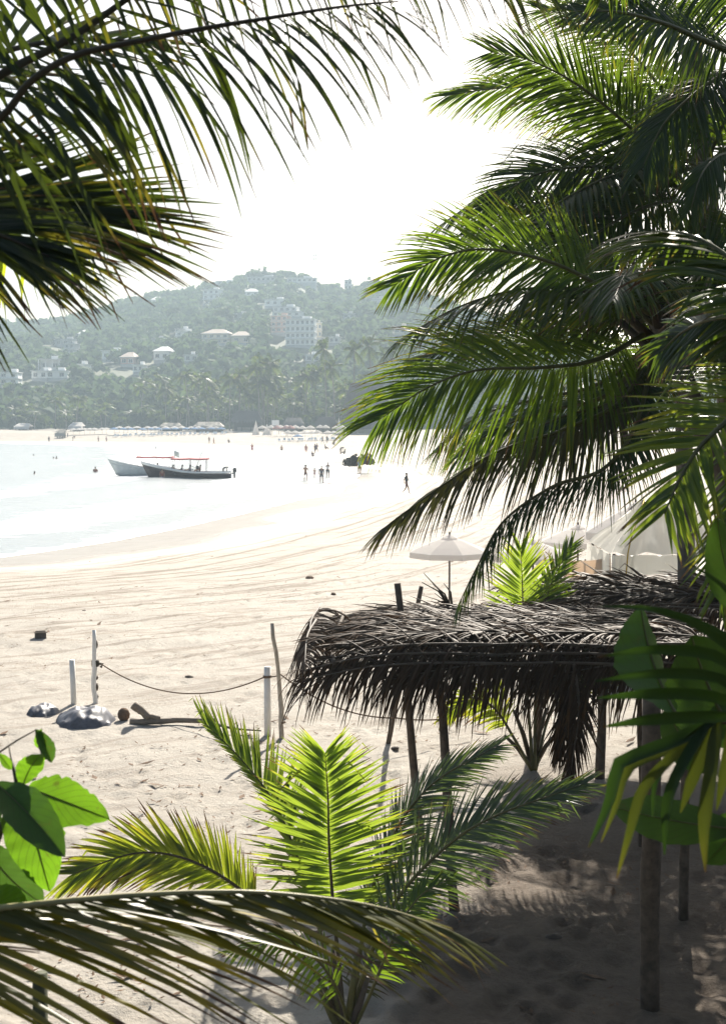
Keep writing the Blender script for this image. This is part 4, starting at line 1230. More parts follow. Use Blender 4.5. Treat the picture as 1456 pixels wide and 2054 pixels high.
# ---------------------------------------------------------------- palm fronds
def frond(parent, ctrl, up=(0, 0, 1), n=70, L=0.8, W=0.035, mat='palm', rmat='rachis', a=(15, 68), lift=0.0, droop=0.6, start=0.10, seed=0, sep=False,
          sides=(-1, 1), r0=0.022, fold=0.35, seg=6, name='frond', prof=(0.6, 0.30, 0.40), miss=0.03, jit=0.10, wild=0.10, leaf_name='leaflet', lscale=(1, 1), stop=1.0, label=None, sag=None, endcut=0.0, tubesides=6):
    r = np.random.default_rng(1000 + seed)
    pts = spline(ctrl, 48)
    s = np.linspace(0, 1, 48)
    T = unit(np.gradient(pts, axis=0))
    up = np.asarray(up, float)
    B = unit(np.cross(T, up)); Nn = np.cross(B, T)
    mb = MB()
    mb.tube(pts, r0 * (1 - s) ** 0.8 + 0.0028, tubesides, mat=1)
    packs = []
    for si, sd in enumerate(sides):
        t = np.linspace(start, stop, n) + r.uniform(-.35, .35, n) * (stop - start) / n
        t = np.clip(t[r.uniform(size=n) > miss], 0, 1)
        k = len(t)
        ip = lambda A: np.stack([np.interp(t, s, A[:, j]) for j in range(3)], -1)
        p, tt, bb, nn = ip(pts), unit(ip(T)), unit(ip(B)), unit(ip(Nn))
        u = (t - start) / max(1e-6, stop - start)
        ln = np.where(u < prof[1], prof[0] + (1 - prof[0]) * np.sin(u / prof[1] * math.pi / 2), 1 - (1 - prof[2]) * np.clip((u - prof[1]) / (1 - prof[1]), 0, 1) ** 1.6)
        ln = ln * L * lscale[si] * (1 + r.uniform(-jit, jit, k))
        # a few blades are cut short or torn
        ln *= np.where(r.uniform(size=k) < endcut, r.uniform(.45, .8, k), 1.0)
        ang = np.radians(a[0] + (a[1] - a[0]) * u ** 1.1 + r.normal(0, 4, k))
        lf = np.radians(lift + r.normal(0, 3 + 45 * wild, k))
        d0 = bb * (sd * np.cos(ang) * np.cos(lf))[:, None] + tt * np.sin(ang)[:, None] + nn * (np.cos(ang) * np.sin(lf))[:, None]
        d0 = unit(d0)
        dr = droop * (1 + r.uniform(-.35, .35, k)) * (1 + wild * r.normal(0, 1, k))
        pos = p.copy()
        LV = []
        roll = r.normal(0, .10 + 1.3 * wild, k)
        wig = r.normal(0, wild * .6, (k, 3))
        kink = r.uniform(.45, .85, k); kinkon = (r.uniform(size=k) < wild * .8)
        for j in range(seg + 1):
            uu = j / seg
            d = unit(d0 + np.array((0, 0, -1.0)) * (dr * uu ** 1.3)[:, None] + wig * uu + np.array((0, 0, -1.0)) * (kinkon * (uu > kink) * 1.3)[:, None])
            w = W * min(1.0, 0.35 + uu * 5) * (1 - max(0, uu - .30) / .70) ** 0.75 + .0022
            wv = unit(np.cross(d, nn + 1e-3)); n2 = np.cross(wv, d)
            wv2 = wv * np.cos(roll)[:, None] + n2 * np.sin(roll)[:, None]
            n3 = np.cross(wv2, d)
            ww = w * .5 * (ln / L)[:, None] ** .35
            LV.append(np.stack([pos - wv2 * ww - n3 * ww * fold, pos + n3 * ww * fold * .3, pos + wv2 * ww - n3 * ww * fold], 1))
            pos = pos + d * (ln / seg)[:, None]
        packs.append((np.stack(LV, 1), r.uniform(0, 1, k)))
    tip = np.linspace(0, 1, seg + 1)
    if not sep:
        fo = mb.obj(name, [M[mat], M[rmat]], parent, label=label)
        lb = MB()
        for LV, rn in packs: lb.leaflets(LV, rn, tip, 0)
        lb.obj('leaflets', M[mat], fo, kind='stuff')
        return fo
    fo = mb.obj(name, [M[mat], M[rmat]], parent, label=label)
    for LV, rn in packs:
        for i in range(len(LV)):
            lb = MB(); lb.leaflets(LV[i:i + 1], rn[i:i + 1], tip, 0)
            lb.obj(leaf_name, M[mat], fo)
    return fo

def PP(*pts):
    return [P(*p) for p in pts]

def palm_trunk(parent, base, top, r0=.15, r1=.11, mat='palm_trunk', bend=(0, 0)):
    base, top = np.asarray(base, float), np.asarray(top, float)
    k = 60
    s = np.linspace(0, 1, k)[:, None]
    pts = base * (1 - s) + top * s + np.array((bend[0], bend[1], 0)) * np.sin(s * math.pi)
    rad = (r0 * (1 - s[:, 0]) + r1 * s[:, 0]) * (1 + .045 * (np.arange(k) % 3 == 0)) + .35 * r0 * np.exp(-s[:, 0] * 14)
    mb = MB(); mb.tube(pts, rad, 12)
    return mb.obj('trunk', M[mat], parent)

def crown_frond(parent, c, az, el, ln, curve, seed, **kw):
    """A frond springing from the crown c towards azimuth az (0 = right, 90 = away), bending down."""
    az, el = math.radians(az), math.radians(el)
    d = np.array((math.cos(az) * math.cos(el), math.sin(az) * math.cos(el), math.sin(el)))
    pts = [np.asarray(c) + d * ln * s + np.array((0, 0, -1.0)) * ln * curve * s ** 2 for s in np.linspace(0, 1, 6)]
    return frond(parent, pts, up=kw.pop('up', (0.001, 0, 1)), seed=seed, **kw)

FACE = (-.05, -1, .30)

# ---- the large palm on the right: its crown hangs over the thatch
zb = lambda x, y: float(sand_z(np.array([x]), np.array([y]))[0][0])
bA = G(1303, 2035, 0.0)
cA = P(1325, 640, 14.4)
bA = np.array((4.7, 14.7, 0.0))
A = thing('coconut_palm', 'large leaning coconut palm whose long fronds reach left over the thatch', 'palm tree', (bA[0], bA[1], zb(bA[0], bA[1])))
palm_trunk(A, bA - np.array((0, 0, .3)), cA + np.array((0, .1, 0)), .125, .11, bend=(.45, 0))
mb = MB()
rr2 = np.random.default_rng(8)
for k in range(16):                                              # brown fibre and old stalk stubs round the crown base
    an = k * 2.4
    p0 = cA + np.array((math.cos(an) * .10, math.sin(an) * .10, -.35 + .04 * k))
    d = np.array((math.cos(an), math.sin(an), .8))
    mb.tube([p0, p0 + d * .18, p0 + d * .42], [.055, .045, .03], 6, rnd=rr2.uniform())
mb.obj('stalk_base', M['rachis_dark'], A)
Y_ = dict(n=136, L=1.02, W=.023, r0=.026, seg=6, sep=False)
frond(A, PP((1310, 650, 14.4), (1230, 590, 14.2), (1110, 528, 13.9), (980, 500, 13.7), (885, 516, 13.5), (790, 572, 13.4)), FACE, seed=1, a=(28, 70), lift=-8, droop=.45, **{**Y_, 'L': .92})
frond(A, PP((1300, 665, 14.4), (1200, 720, 14.0), (1090, 737, 13.6), (960, 742, 13.3), (860, 776, 13.1), (760, 842, 13.0)), (-.05, -1, .5), seed=2, a=(18, 66), lift=-10, droop=.75, **{**Y_, 'L': 1.25, 'n': 150})
frond(A, PP((1305, 690, 14.4), (1250, 800, 13.9), (1130, 862, 13.6), (1000, 905, 13.4), (885, 975, 13.3), (775, 1055, 13.2)), (-.1, -.5, 1), seed=3, a=(30, 74), lift=-38, droop=.95, mat='palm_dry', **{**Y_, 'L': .92, 'n': 150})
frond(A, PP((1310, 710, 14.4), (1275, 850, 13.7), (1210, 940, 13.4), (1110, 975, 13.3), (1010, 1045, 13.2), (955, 1140, 13.1), (918, 1215, 13.1)), (-.6, -.25, 1), seed=4, a=(28, 72), lift=-52, droop=1.2, mat='palm_shade', **{**Y_, 'L': .62})
frond(A, PP((1312, 640, 14.6), (1180, 655, 15.0), (1040, 660, 15.4), (930, 690, 15.7), (830, 725, 16)), (-.05, -.8, .8), seed=5, a=(22, 70), lift=-12, droop=.7, mat='palm_shade', **{**Y_, 'L': .9})
frond(A, PP((1320, 640, 14.6), (1250, 500, 15.1), (1130, 420, 15.5), (1020, 410, 15.9), (930, 470, 16.2)), (-.05, -.9, .6), seed=6, a=(25, 70), lift=-8, droop=.6, mat='palm_shade', **{**Y_, 'L': .85})
frond(A, PP((1320, 690, 14.4), (1290, 760, 14.2), (1220, 810, 14.2), (1130, 835, 14.3), (1040, 875, 14.5)), (-.3, -.4, 1), seed=7, a=(25, 70), lift=-30, droop=.9, mat='palm_shade', **{**Y_, 'L': .62})
frond(A, PP((1315, 680, 14.5), (1200, 770, 15.2), (1080, 800, 15.8), (960, 835, 16.3), (880, 900, 16.6)), (-.1, -.7, .8), seed=8, a=(20, 68), lift=-20, droop=1.0, mat='palm_shade', **{**Y_, 'L': 1.0})
frond(A, PP((1310, 690, 14.6), (1220, 790, 14.9), (1110, 822, 15.1), (1000, 858, 15.2), (920, 915, 15.3)), (-.1, -.7, .8), seed=11, a=(20, 68), lift=-22, droop=1.0, mat='palm', **{**Y_, 'L': .95})
frond(A, PP((1335, 640, 14.4), (1400, 560, 14.2), (1470, 540, 14.0), (1560, 600, 13.8)), (.1, -1, .5), seed=9, a=(25, 70), lift=-10, droop=.7, mat='palm_shade', **Y_)
frond(A, PP((1335, 660, 14.4), (1420, 680, 14.6), (1500, 760, 14.8), (1570, 900, 15)), (.1, -.6, 1), seed=10, a=(25, 70), lift=-20, droop=.9, mat='palm_shade', **Y_)
for k, (az, el, cv) in enumerate(((95, 40, .5), (130, 30, .55), (60, 45, .5), (160, 55, .5), (200, 25, .5), (250, 30, .5), (290, 35, .5), (330, 30, .5), (20, 30, .5), (115, 15, .35))):
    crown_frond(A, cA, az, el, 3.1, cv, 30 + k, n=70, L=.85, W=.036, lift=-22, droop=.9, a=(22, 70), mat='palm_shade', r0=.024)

# ---- the taller palm behind it
bB = np.array((5.3, 17.6, 0.0)); cB = P(1415, 330, 16.4)
B_ = thing('coconut_palm', 'taller dark coconut palm behind the large one, its trunk showing at upper right', 'palm tree', (bB[0], bB[1], zb(bB[0], bB[1])))
palm_trunk(B_, bB - np.array((0, 0, .3)), P(1385, 90, 16.6), .15, .125)
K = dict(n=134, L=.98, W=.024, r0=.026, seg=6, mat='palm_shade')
frond(B_, PP((1400, 400, 16.3), (1330, 320, 15.9), (1240, 235, 15.6), (1150, 165, 15.4), (1060, 120, 15.2), (985, 105, 15.1)), (-.3, -1, .2), seed=51, a=(22, 66), lift=-5, droop=.35, **K)
frond(B_, PP((1400, 330, 16.4), (1300, 240, 16.6), (1180, 190, 16.8), (1060, 175, 17.0), (970, 180, 17.1), (895, 192, 17.2)), (-.05, -1, .5), seed=52, a=(25, 72), lift=-12, droop=.7, **{**K, 'mat': 'palm'})
frond(B_, PP((1405, 400, 16.3), (1300, 350, 16.0), (1190, 335, 15.8), (1090, 345, 15.6), (1020, 380, 15.5), (970, 420, 15.4)), (-.05, -1, .6), seed=53, a=(25, 72), lift=-8, droop=.55, **K)
frond(B_, PP((1410, 410, 16.3), (1330, 405, 15.6), (1250, 435, 15.2), (1170, 490, 15.0), (1110, 570, 14.9)), (-.05, -1, .6), seed=54, a=(22, 68), lift=-15, droop=.9, **K)
frond(B_, PP((1420, 400, 16.3), (1390, 470, 15.4), (1330, 540, 15.1), (1260, 620, 15.0)), (-.5, -.6, .8), seed=55, a=(22, 68), lift=-25, droop=1.0, **K)
frond(B_, PP((1420, 320, 16.3), (1480, 305, 14.6), (1440, 312, 13.6), (1405, 352, 13.2), (1385, 420, 13.1)), (.2, -.6, 1), seed=56, a=(15, 60), lift=-45, droop=1.3, **{**K, 'L': .8})
frond(B_, PP((1415, 330, 16.4), (1340, 200, 16.8), (1260, 100, 17.1), (1180, 40, 17.4), (1080, 20, 17.6)), (-.3, -1, .3), seed=57, a=(22, 68), lift=-8, droop=.5, **K)
for k, (az, el, cv) in enumerate(((100, 60, .4), (60, 50, .5), (20, 40, .5), (340, 35, .6), (300, 60, .5), (120, 20, .5), (150, 10, .45), (190, 15, .5), (215, 0, .4), (160, -10, .3))):
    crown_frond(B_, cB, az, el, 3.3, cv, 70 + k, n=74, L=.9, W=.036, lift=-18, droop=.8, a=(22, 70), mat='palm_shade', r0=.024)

# ---- tallest palm, its crown at the top right corner
cC = P(1535, 60, 15.2); bC = np.array((5.3, 16.0, 0))
C_ = thing('coconut_palm', 'tallest coconut palm, only its lowest fronds reaching in at the top right corner', 'palm tree', (bC[0], bC[1], zb(bC[0], bC[1])))
palm_trunk(C_, bC - np.array((0, 0, .3)), cC, .16, .12)
frond(C_, PP((1520, 130, 15.0), (1450, 98, 14.6), (1390, 72, 14.3), (1325, 45, 14.0), (1240, 24, 13.8), (1150, 22, 13.6)), (-.1, -1, .4), seed=91, a=(20, 66), lift=-12, droop=.7, **{**K, 'r0': .04, 'L': .85})
frond(C_, PP((1520, 130, 15.0), (1450, 150, 14.6), (1390, 190, 14.3), (1330, 250, 14.2), (1290, 330, 14.1)), (-.3, -.8, .8), seed=92, a=(20, 66), lift=-20, droop=.9, **K)
frond(C_, PP((1530, 60, 15.0), (1460, -10, 14.8), (1380, -50, 14.6), (1270, -60, 14.4), (1150, -30, 14.2)), (-.1, -1, .6), seed=93, a=(20, 66), lift=-20, droop=.9, **K)
for k, (az, el, cv) in enumerate(((100, 40, .4), (60, 50, .5), (20, 40, .5), (340, 35, .6), (300, 40, .5))):
    crown_frond(C_, cC, az, el, 3.3, cv, 110 + k, n=70, L=.9, W=.036, lift=-18, droop=.8, a=(22, 70), mat='palm_shade', r0=.024)

# ---- palms beyond the right edge that shade the ground
D_ = thing('coconut_palm', 'palm with broad bright fronds reaching in at the right edge', 'palm tree', (2.75, 8.3, 0))
cD = P(1600, 690, 7.8)
palm_trunk(D_, np.array((2.75, 8.3, -.3)), cD, .14, .10)
frond(D_, PP((1590, 720, 7.7), (1520, 790, 7.4), (1456, 845, 7.2), (1400, 900, 7.1), (1362, 962, 7.0), (1332, 1030, 6.9)), (-.55, -1, .25), seed=131, n=58, L=.60, W=.030, a=(10, 62), lift=-6, droop=.35, mat='palm_young', r0=.022, sep=True, prof=(.8, .3, .45))
frond(D_, PP((1590, 690, 7.8), (1500, 640, 8.0), (1430, 640, 8.2), (1370, 665, 8.4), (1325, 705, 8.5)), (-.2, -1, .6), seed=132, n=60, L=.5, W=.026, a=(18, 68), lift=-8, droop=.6, mat='palm_shade', r0=.022)
frond(D_, PP((1600, 700, 7.7), (1560, 860, 7.4), (1520, 980, 7.3), (1470, 1080, 7.2), (1440, 1180, 7.2)), (-.8, -.8, .4), seed=133, n=54, L=.55, W=.028, a=(15, 66), lift=-10, droop=.6, mat='palm', r0=.022)
for k, (az, el, cv) in enumerate(((90, 40, .5), (50, 30, .55), (10, 45, .5), (330, 35, .5), (290, 20, .6), (130, 55, .5))):
    crown_frond(D_, cD, az, el, 2.1, cv, 140 + k, n=60, L=.75, W=.036, lift=-18, droop=.8, a=(22, 70), mat='palm_shade', r0=.022)

SHADE = [((6.8, 29.1), 7.4, 'coconut palm mostly hidden in the dark mass of fronds at right, farther back'), ((5.9, 25.4), 6.6, 'coconut palm mostly hidden behind the dark fronds at right, nearer')]
for q, ((x, y), hgt, lab) in enumerate(SHADE):
    S_ = thing('coconut_palm', lab, 'palm tree', (x, y, 0))
    c = np.array((x - .3, y - .2, hgt))
    palm_trunk(S_, np.array((x, y, -.3)), c, .15, .11)
    for k in range(15):
        crown_frond(S_, c, k * 137.5 + 20 * q, 10 + (k * 37) % 55, 3.2, .5, 170 + 20 * q + k, n=48, L=.95, W=.045, lift=-18, droop=.8, a=(22, 70), mat='palm_shade', r0=.026, seg=4)

# ---- unseen palm above the frame and trees around the viewpoint, added to block light
cQ = np.array((2.9, 10.6, 10.5))  # crown out of view, added to shade the near leaves at right
Q_ = thing('coconut_palm', 'coconut palm added out of view above the upper right corner to shade near leaves', 'palm tree', (4.4, 10.8, 0))
palm_trunk(Q_, np.array((4.4, 10.8, -.3)), cQ, .15, .11)
for k in range(8):
    crown_frond(Q_, cQ, k * 137.5, 8 + (k * 37) % 55, 2.7, .40, 250 + k, n=64, L=.9, W=.055, lift=-18, droop=.8, a=(22, 70), mat='palm_shade', r0=.024, seg=4)
for i, (x, y, z, r, h, lab) in enumerate(((8.6, 12.0, 5.5, 4.2, 3.4, 'dense tree added out of view to the right to block sky light'), (10.8, 20.0, 4.5, 4.4, 3.6, 'dense tree added out of view farther right to block sky light'),
                                          (-5.5, -5.0, 6.0, 4.6, 4.6, 'dense tree added behind the viewpoint to block sky light, left one'), (1.5, -7.0, 7.5, 4.8, 5.0, 'dense tree added behind the viewpoint to block sky light, middle one'),
                                          (8.0, -3.0, 6.5, 4.8, 4.6, 'dense tree added behind the viewpoint to block sky light, right one'))):
    t = thing('sky_block_tree', lab, 'tree', (x, y, 0))
    mb = MB(); mb.tube([(0, 0, -.3), (.1, .05, z * .5), (0, .1, z + h * .3)], [.28, .22, .12], 9)
    for k in range(5):
        a_ = k * 1.26
        mb.tube([(.05, .08, z * .7), (math.cos(a_) * r * .5, math.sin(a_) * r * .5, z + h * .3)], [.12, .05], 6)
    mb.obj('trunk', M['bark'], t, True)
    v, sh = clumps(np.random.default_rng(i + 50), np.array([0.]), np.array([0.]), np.array([z - h * .2]), np.array([r]), np.array([h]), 2600, .55)
    o = raw_mesh('crown', v, np.arange(len(v)).reshape(-1, 4), M['thicket'], {'rnd': sh}, smooth=False); o.parent = t

# ---- small bright palm rising behind the thatch
bE = G(1068, 1543, 0.0)
E_ = thing('young_palm', 'small bright green palm growing up behind the near thatched shelter', 'palm tree', (bE[0], bE[1], zb(bE[0], bE[1])))
dE = bE[1]
fE = lambda *pp: [P(*p) for p in pp]
frond(E_, fE((1068, 1545, dE), (1058, 1400, dE), (1050, 1260, dE + .2), (1047, 1170, dE + .1), (1044, 1100, dE - .1)), (0, -1, .1), seed=211, n=46, L=.85, W=.05, a=(20, 66), lift=-4, droop=.15, start=.55, mat='palm_young', r0=.03, prof=(.9, .2, .5))
frond(E_, fE((1072, 1545, dE), (1075, 1380, dE), (1085, 1250, dE + .3), (1105, 1170, dE + .3), (1145, 1095, dE + .2)), (-.6, -1, .2), seed=212, n=46, L=.62, W=.045, a=(25, 70), lift=-4, droop=.2, start=.55, mat='palm', r0=.03, prof=(.9, .2, .5))
frond(E_, fE((1066, 1545, dE), (1030, 1480, dE - .2), (990, 1420, dE - .3), (940, 1400, dE - .4), (890, 1440, dE - .4)), (-.1, -.8, .6), seed=214, n=40, L=.6, W=.045, a=(25, 70), lift=-10, droop=.8, start=.4, mat='palm_yellow', r0=.03)
frond(E_, fE((1074, 1545, dE), (1100, 1440, dE + .3), (1150, 1360, dE + .5), (1230, 1330, dE + .6), (1300, 1360, dE + .6)), (.1, -.8, .6), seed=215, n=40, L=.6, W=.045, a=(25, 70), lift=-10, droop=.8, start=.4, mat='palm', r0=.03)
for k, (px, py) in enumerate(((1030, 1425), (1095, 1420), (1120, 1465), (1012, 1475))):
    mb = MB(); mb.tube([bE, P(1068 + (px - 1068) * .5, 1545 + (py - 1545) * .6, dE - .1), P(px, py, dE - .2)], [.05, .04, .025], 7); mb.obj('leaf_stalk', M['rachis_dark'], E_)

# ---- young palm in the middle of the foreground
dY = 13.6
bY = G(694, 2096, 0.0)
Yp = thing('young_palm', 'young coconut palm with bright translucent fronds in the middle foreground', 'palm tree', (bY[0], bY[1], zb(bY[0], bY[1])))
b0 = (694, 2096, dY)
frond(Yp, PP(b0, (682, 1960, dY), (668, 1810, dY), (660, 1690, dY - .05), (658, 1600, dY - .15), (652, 1512, dY - .35)), (-.10, -1, .25), seed=231, n=98, L=.82, W=.037, a=(6, 54), lift=-3, droop=.12, start=.46, mat='palm_young', rmat='rachis_dark', r0=.026, sep=True, prof=(.8, .3, .45), wild=.10, jit=.16, miss=.06, endcut=.12)
frond(Yp, PP(b0, (660, 1940, dY + .1), (610, 1760, dY + .3), (555, 1620, dY + .5), (490, 1530, dY + .6), (412, 1450, dY + .6)), (.75, -.75, .15), seed=232, n=84, L=.70, W=.034, a=(38, 68), lift=14, droop=.05, start=.40, mat='palm_young', r0=.026, prof=(.8, .3, .45), wild=.05, lscale=(.35, 1))
frond(Yp, PP(b0, (715, 1960, dY + .1), (742, 1800, dY + .2), (795, 1665, dY + .3), (870, 1570, dY + .3), (995, 1497, dY + .2)), (-.85, -.55, .35), seed=233, n=108, L=.58, W=.025, a=(30, 70), lift=-12, droop=.35, start=.36, mat='palm_grey', r0=.026, prof=(.8, .3, .4), wild=.05)
frond(Yp, PP(b0, (725, 1970, dY - .1), (780, 1830, dY - .2), (865, 1725, dY - .3), (975, 1645, dY - .4), (1170, 1572, dY - .5)), (-.45, -.75, .7), seed=234, n=112, L=.66, W=.025, a=(32, 72), lift=-6, droop=.35, start=.33, mat='palm_grey', r0=.026, prof=(.7, .3, .4), wild=.05)
frond(Yp, PP(b0, (650, 1980, dY - .2), (560, 1860, dY - .4), (470, 1775, dY - .6), (370, 1722, dY - .7), (270, 1712, dY - .8), (150, 1752, dY - .85)), (.05, -.85, .65), seed=235, n=80, L=.60, W=.038, a=(34, 70), lift=-4, droop=.22, start=.50, mat='palm_yellow', rmat='rachis_dark', r0=.024, prof=(.55, .4, .6), wild=.06)
frond(Yp, PP(b0, (740, 2000, dY - .3), (790, 1880, dY - .4), (840, 1800, dY - .5), (905, 1760, dY - .5)), (-.3, -.8, .7), seed=236, n=34, L=.36, W=.03, a=(22, 68), lift=-6, droop=.5, start=.4, mat='palm', r0=.02)
frond(Yp, PP(b0, (690, 2020, dY - .3), (640, 1930, dY - .6), (560, 1890, dY - .9), (470, 1910, dY - 1.1)), (0, -.7, .9), seed=237, n=30, L=.45, W=.03, a=(22, 68), lift=-10, droop=.9, start=.35, mat='palm', r0=.02)
frond(Yp, PP(b0, (700, 2010, dY + .3), (745, 1930, dY + .5), (800, 1900, dY + .7), (850, 1930, dY + .8)), (0, -.7, .9), seed=238, n=30, L=.45, W=.03, a=(22, 68), lift=-10, droop=.9, start=.35, mat='palm_dry', r0=.02)
for k, (px, py) in enumerate(((655, 1935), (668, 1905), (715, 1915), (738, 1960), (640, 1985))):
    mb = MB(); mb.tube([P(694 + (k - 2) * 3, 2096, dY), P((px + 694) / 2, (py + 2096) / 2, dY - .1), P(px, py, dY - .15)], [.045, .04, .022], 7)
    mb.obj('leaf_stalk', M['rachis_dry' if k % 2 else 'rachis'], Yp)

# ---- palm on the left whose fronds hang across the top
cL = P(-330, 330, 4.9)
Lp = thing('coconut_palm', 'coconut palm beyond the left edge whose near fronds hang across the upper left', 'palm tree', (cL[0] - .3, cL[1] + .1, 0))
palm_trunk(Lp, np.array((cL[0] - .3, cL[1] + .1, -.3)), cL, .15, .11)
LL = dict(W=.021, seg=9, r0=.020, rmat='rachis_dark', wild=.12, sep=True)
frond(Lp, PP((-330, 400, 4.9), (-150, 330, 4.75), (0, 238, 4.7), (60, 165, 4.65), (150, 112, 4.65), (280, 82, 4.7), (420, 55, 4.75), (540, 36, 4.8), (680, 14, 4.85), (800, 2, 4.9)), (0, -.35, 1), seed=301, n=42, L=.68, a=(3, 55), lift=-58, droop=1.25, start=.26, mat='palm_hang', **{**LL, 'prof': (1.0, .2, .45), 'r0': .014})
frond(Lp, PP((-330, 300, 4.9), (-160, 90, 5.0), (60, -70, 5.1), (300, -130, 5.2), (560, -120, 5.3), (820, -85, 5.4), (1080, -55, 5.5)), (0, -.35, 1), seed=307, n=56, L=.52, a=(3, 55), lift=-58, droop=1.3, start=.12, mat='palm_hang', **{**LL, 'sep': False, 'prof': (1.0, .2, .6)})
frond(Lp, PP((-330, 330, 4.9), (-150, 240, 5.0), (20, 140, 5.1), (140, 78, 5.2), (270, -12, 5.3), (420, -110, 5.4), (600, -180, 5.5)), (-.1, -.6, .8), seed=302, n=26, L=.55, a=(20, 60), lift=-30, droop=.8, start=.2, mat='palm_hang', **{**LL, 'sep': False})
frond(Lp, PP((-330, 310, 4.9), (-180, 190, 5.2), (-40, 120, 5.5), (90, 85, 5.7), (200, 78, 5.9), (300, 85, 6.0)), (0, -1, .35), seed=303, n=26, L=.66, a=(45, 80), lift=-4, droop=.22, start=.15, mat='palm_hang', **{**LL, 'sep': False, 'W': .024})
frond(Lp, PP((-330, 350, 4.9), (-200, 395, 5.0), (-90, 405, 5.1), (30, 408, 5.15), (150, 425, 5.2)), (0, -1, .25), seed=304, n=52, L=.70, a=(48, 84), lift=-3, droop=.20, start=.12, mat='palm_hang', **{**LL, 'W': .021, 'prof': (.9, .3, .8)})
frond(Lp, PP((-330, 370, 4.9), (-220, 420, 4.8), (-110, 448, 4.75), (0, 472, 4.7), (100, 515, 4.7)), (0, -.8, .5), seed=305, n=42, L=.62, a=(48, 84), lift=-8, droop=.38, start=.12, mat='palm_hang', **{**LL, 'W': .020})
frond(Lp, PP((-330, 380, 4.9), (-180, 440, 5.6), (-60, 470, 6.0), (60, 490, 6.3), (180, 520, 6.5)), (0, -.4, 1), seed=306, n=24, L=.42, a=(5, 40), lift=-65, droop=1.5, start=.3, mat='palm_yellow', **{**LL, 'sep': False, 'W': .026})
for k, (az, el, cv) in enumerate(((160, 40, .5), (200, 30, .55), (120, 45, .5), (250, 35, .5), (230, 60, .5))):
    crown_frond(Lp, cL, az, el, 2.2, cv, 320 + k, n=40, L=.6, W=.036, lift=-18, droop=.8, a=(22, 70), mat='palm_shade', r0=.022)

# ---- lower palm on the left: one weathered frond crosses the bottom of the view
cM = P(-560, 1960, 4.3)
Mp = thing('coconut_palm', 'low palm beyond the left edge, its weathered frond lying across the bottom', 'palm tree', (cM[0], cM[1], 0))
palm_trunk(Mp, np.array((cM[0], cM[1], -.3)), cM, .12, .10)
frond(Mp, PP((-560, 1950, 4.3), (-380, 1885, 4.25), (-200, 1848, 4.25), (0, 1822, 4.3), (250, 1797, 4.4), (480, 1789, 4.5), (660, 1803, 4.6), (790, 1828, 4.68), (905, 1868, 4.75)), (0, -.15, 1), seed=331, n=62, L=.90, W=.034, a=(60, 76), lift=-46, droop=.30, start=.06, mat='palm_low', rmat='rachis_pale', r0=.012, sep=True, seg=8, wild=.08, prof=(1.0, .3, .28), endcut=.18, miss=.05)
for k, (az, el, cv) in enumerate(((160, 40, .5), (200, 30, .55), (100, 50, .6), (250, 25, .5))):
    crown_frond(Mp, cM, az, el, 1.9, cv, 340 + k, n=36, L=.6, W=.036, lift=-18, droop=.8, a=(22, 70), mat='palm_low', r0=.02)
# ---------------------------------------------------------------- thatched shelters
M['pole_bark'] = simple('rough_pole', (0.10, 0.075, 0.055), 0.85, 0.4, 9.0, bmp=0.6)
M['pole_pale'] = simple('pale_driftwood', (0.42, 0.36, 0.29), 0.8, 0.25, 7.0, bmp=0.4)
M['rope'] = simple('brown_rope', (0.16, 0.11, 0.075), 0.9, 0.3, 30.0, bmp=0.4)
M['white_paint'] = simple('white_painted_wood', (0.74, 0.72, 0.68), 0.6, 0.08, 6.0)

def pole(parent, a, b, r0, r1, name='post', mat='pole_bark', seed=0, n=9, wob=.03):
    r = np.random.default_rng(seed)
    k = 10
    s = np.linspace(0, 1, k)[:, None]
    pts = np.asarray(a) * (1 - s) + np.asarray(b) * s
    w = np.cumsum(r.normal(0, wob / 3, (k, 3)), 0); w -= w[0]; w -= s * w[-1]
    pts = pts + w * np.array((1, 1, 0))
    mb = MB(); mb.tube(pts, (r0 + (r1 - r0) * s[:, 0]) * (1 + r.normal(0, .05, k)), n)
    return mb.obj(name, M[mat], parent)

sh_o = np.array((1.6, 19.0, 0.0))
S1 = thing('thatched_shelter', 'near shelter with a shaggy grey palm leaf roof on crooked poles', 'shelter', sh_o)
rz_ = 3.10
gp = lambda px, py: G(px, py, -.05)
# posts
pole(S1, gp(912, 1838), P(878, 1330, 17.3), .062, .055, seed=1)
pole(S1, gp(846, 1690), P(797, 1170, 20.3), .060, .050, seed=2)
pole(S1, gp(778, 1496) , P(845, 1176, 26.0), .05, .045, seed=3)
pole(S1, gp(1142, 1590), P(1150, 1290, 22.6), .075, .07, seed=4)
pole(S1, gp(1286, 1705), P(1284, 1310, 19.7), .05, .045, seed=5)
pole(S1, G(1303, 2038, -.1), P(1306, 1395, 14.25), .105, .095, seed=7, n=14, wob=.03, mat='pole_bark')
pole(S1, G(1370, 1850, -.05), P(1372, 1310, 16.9), .06, .05, seed=6)
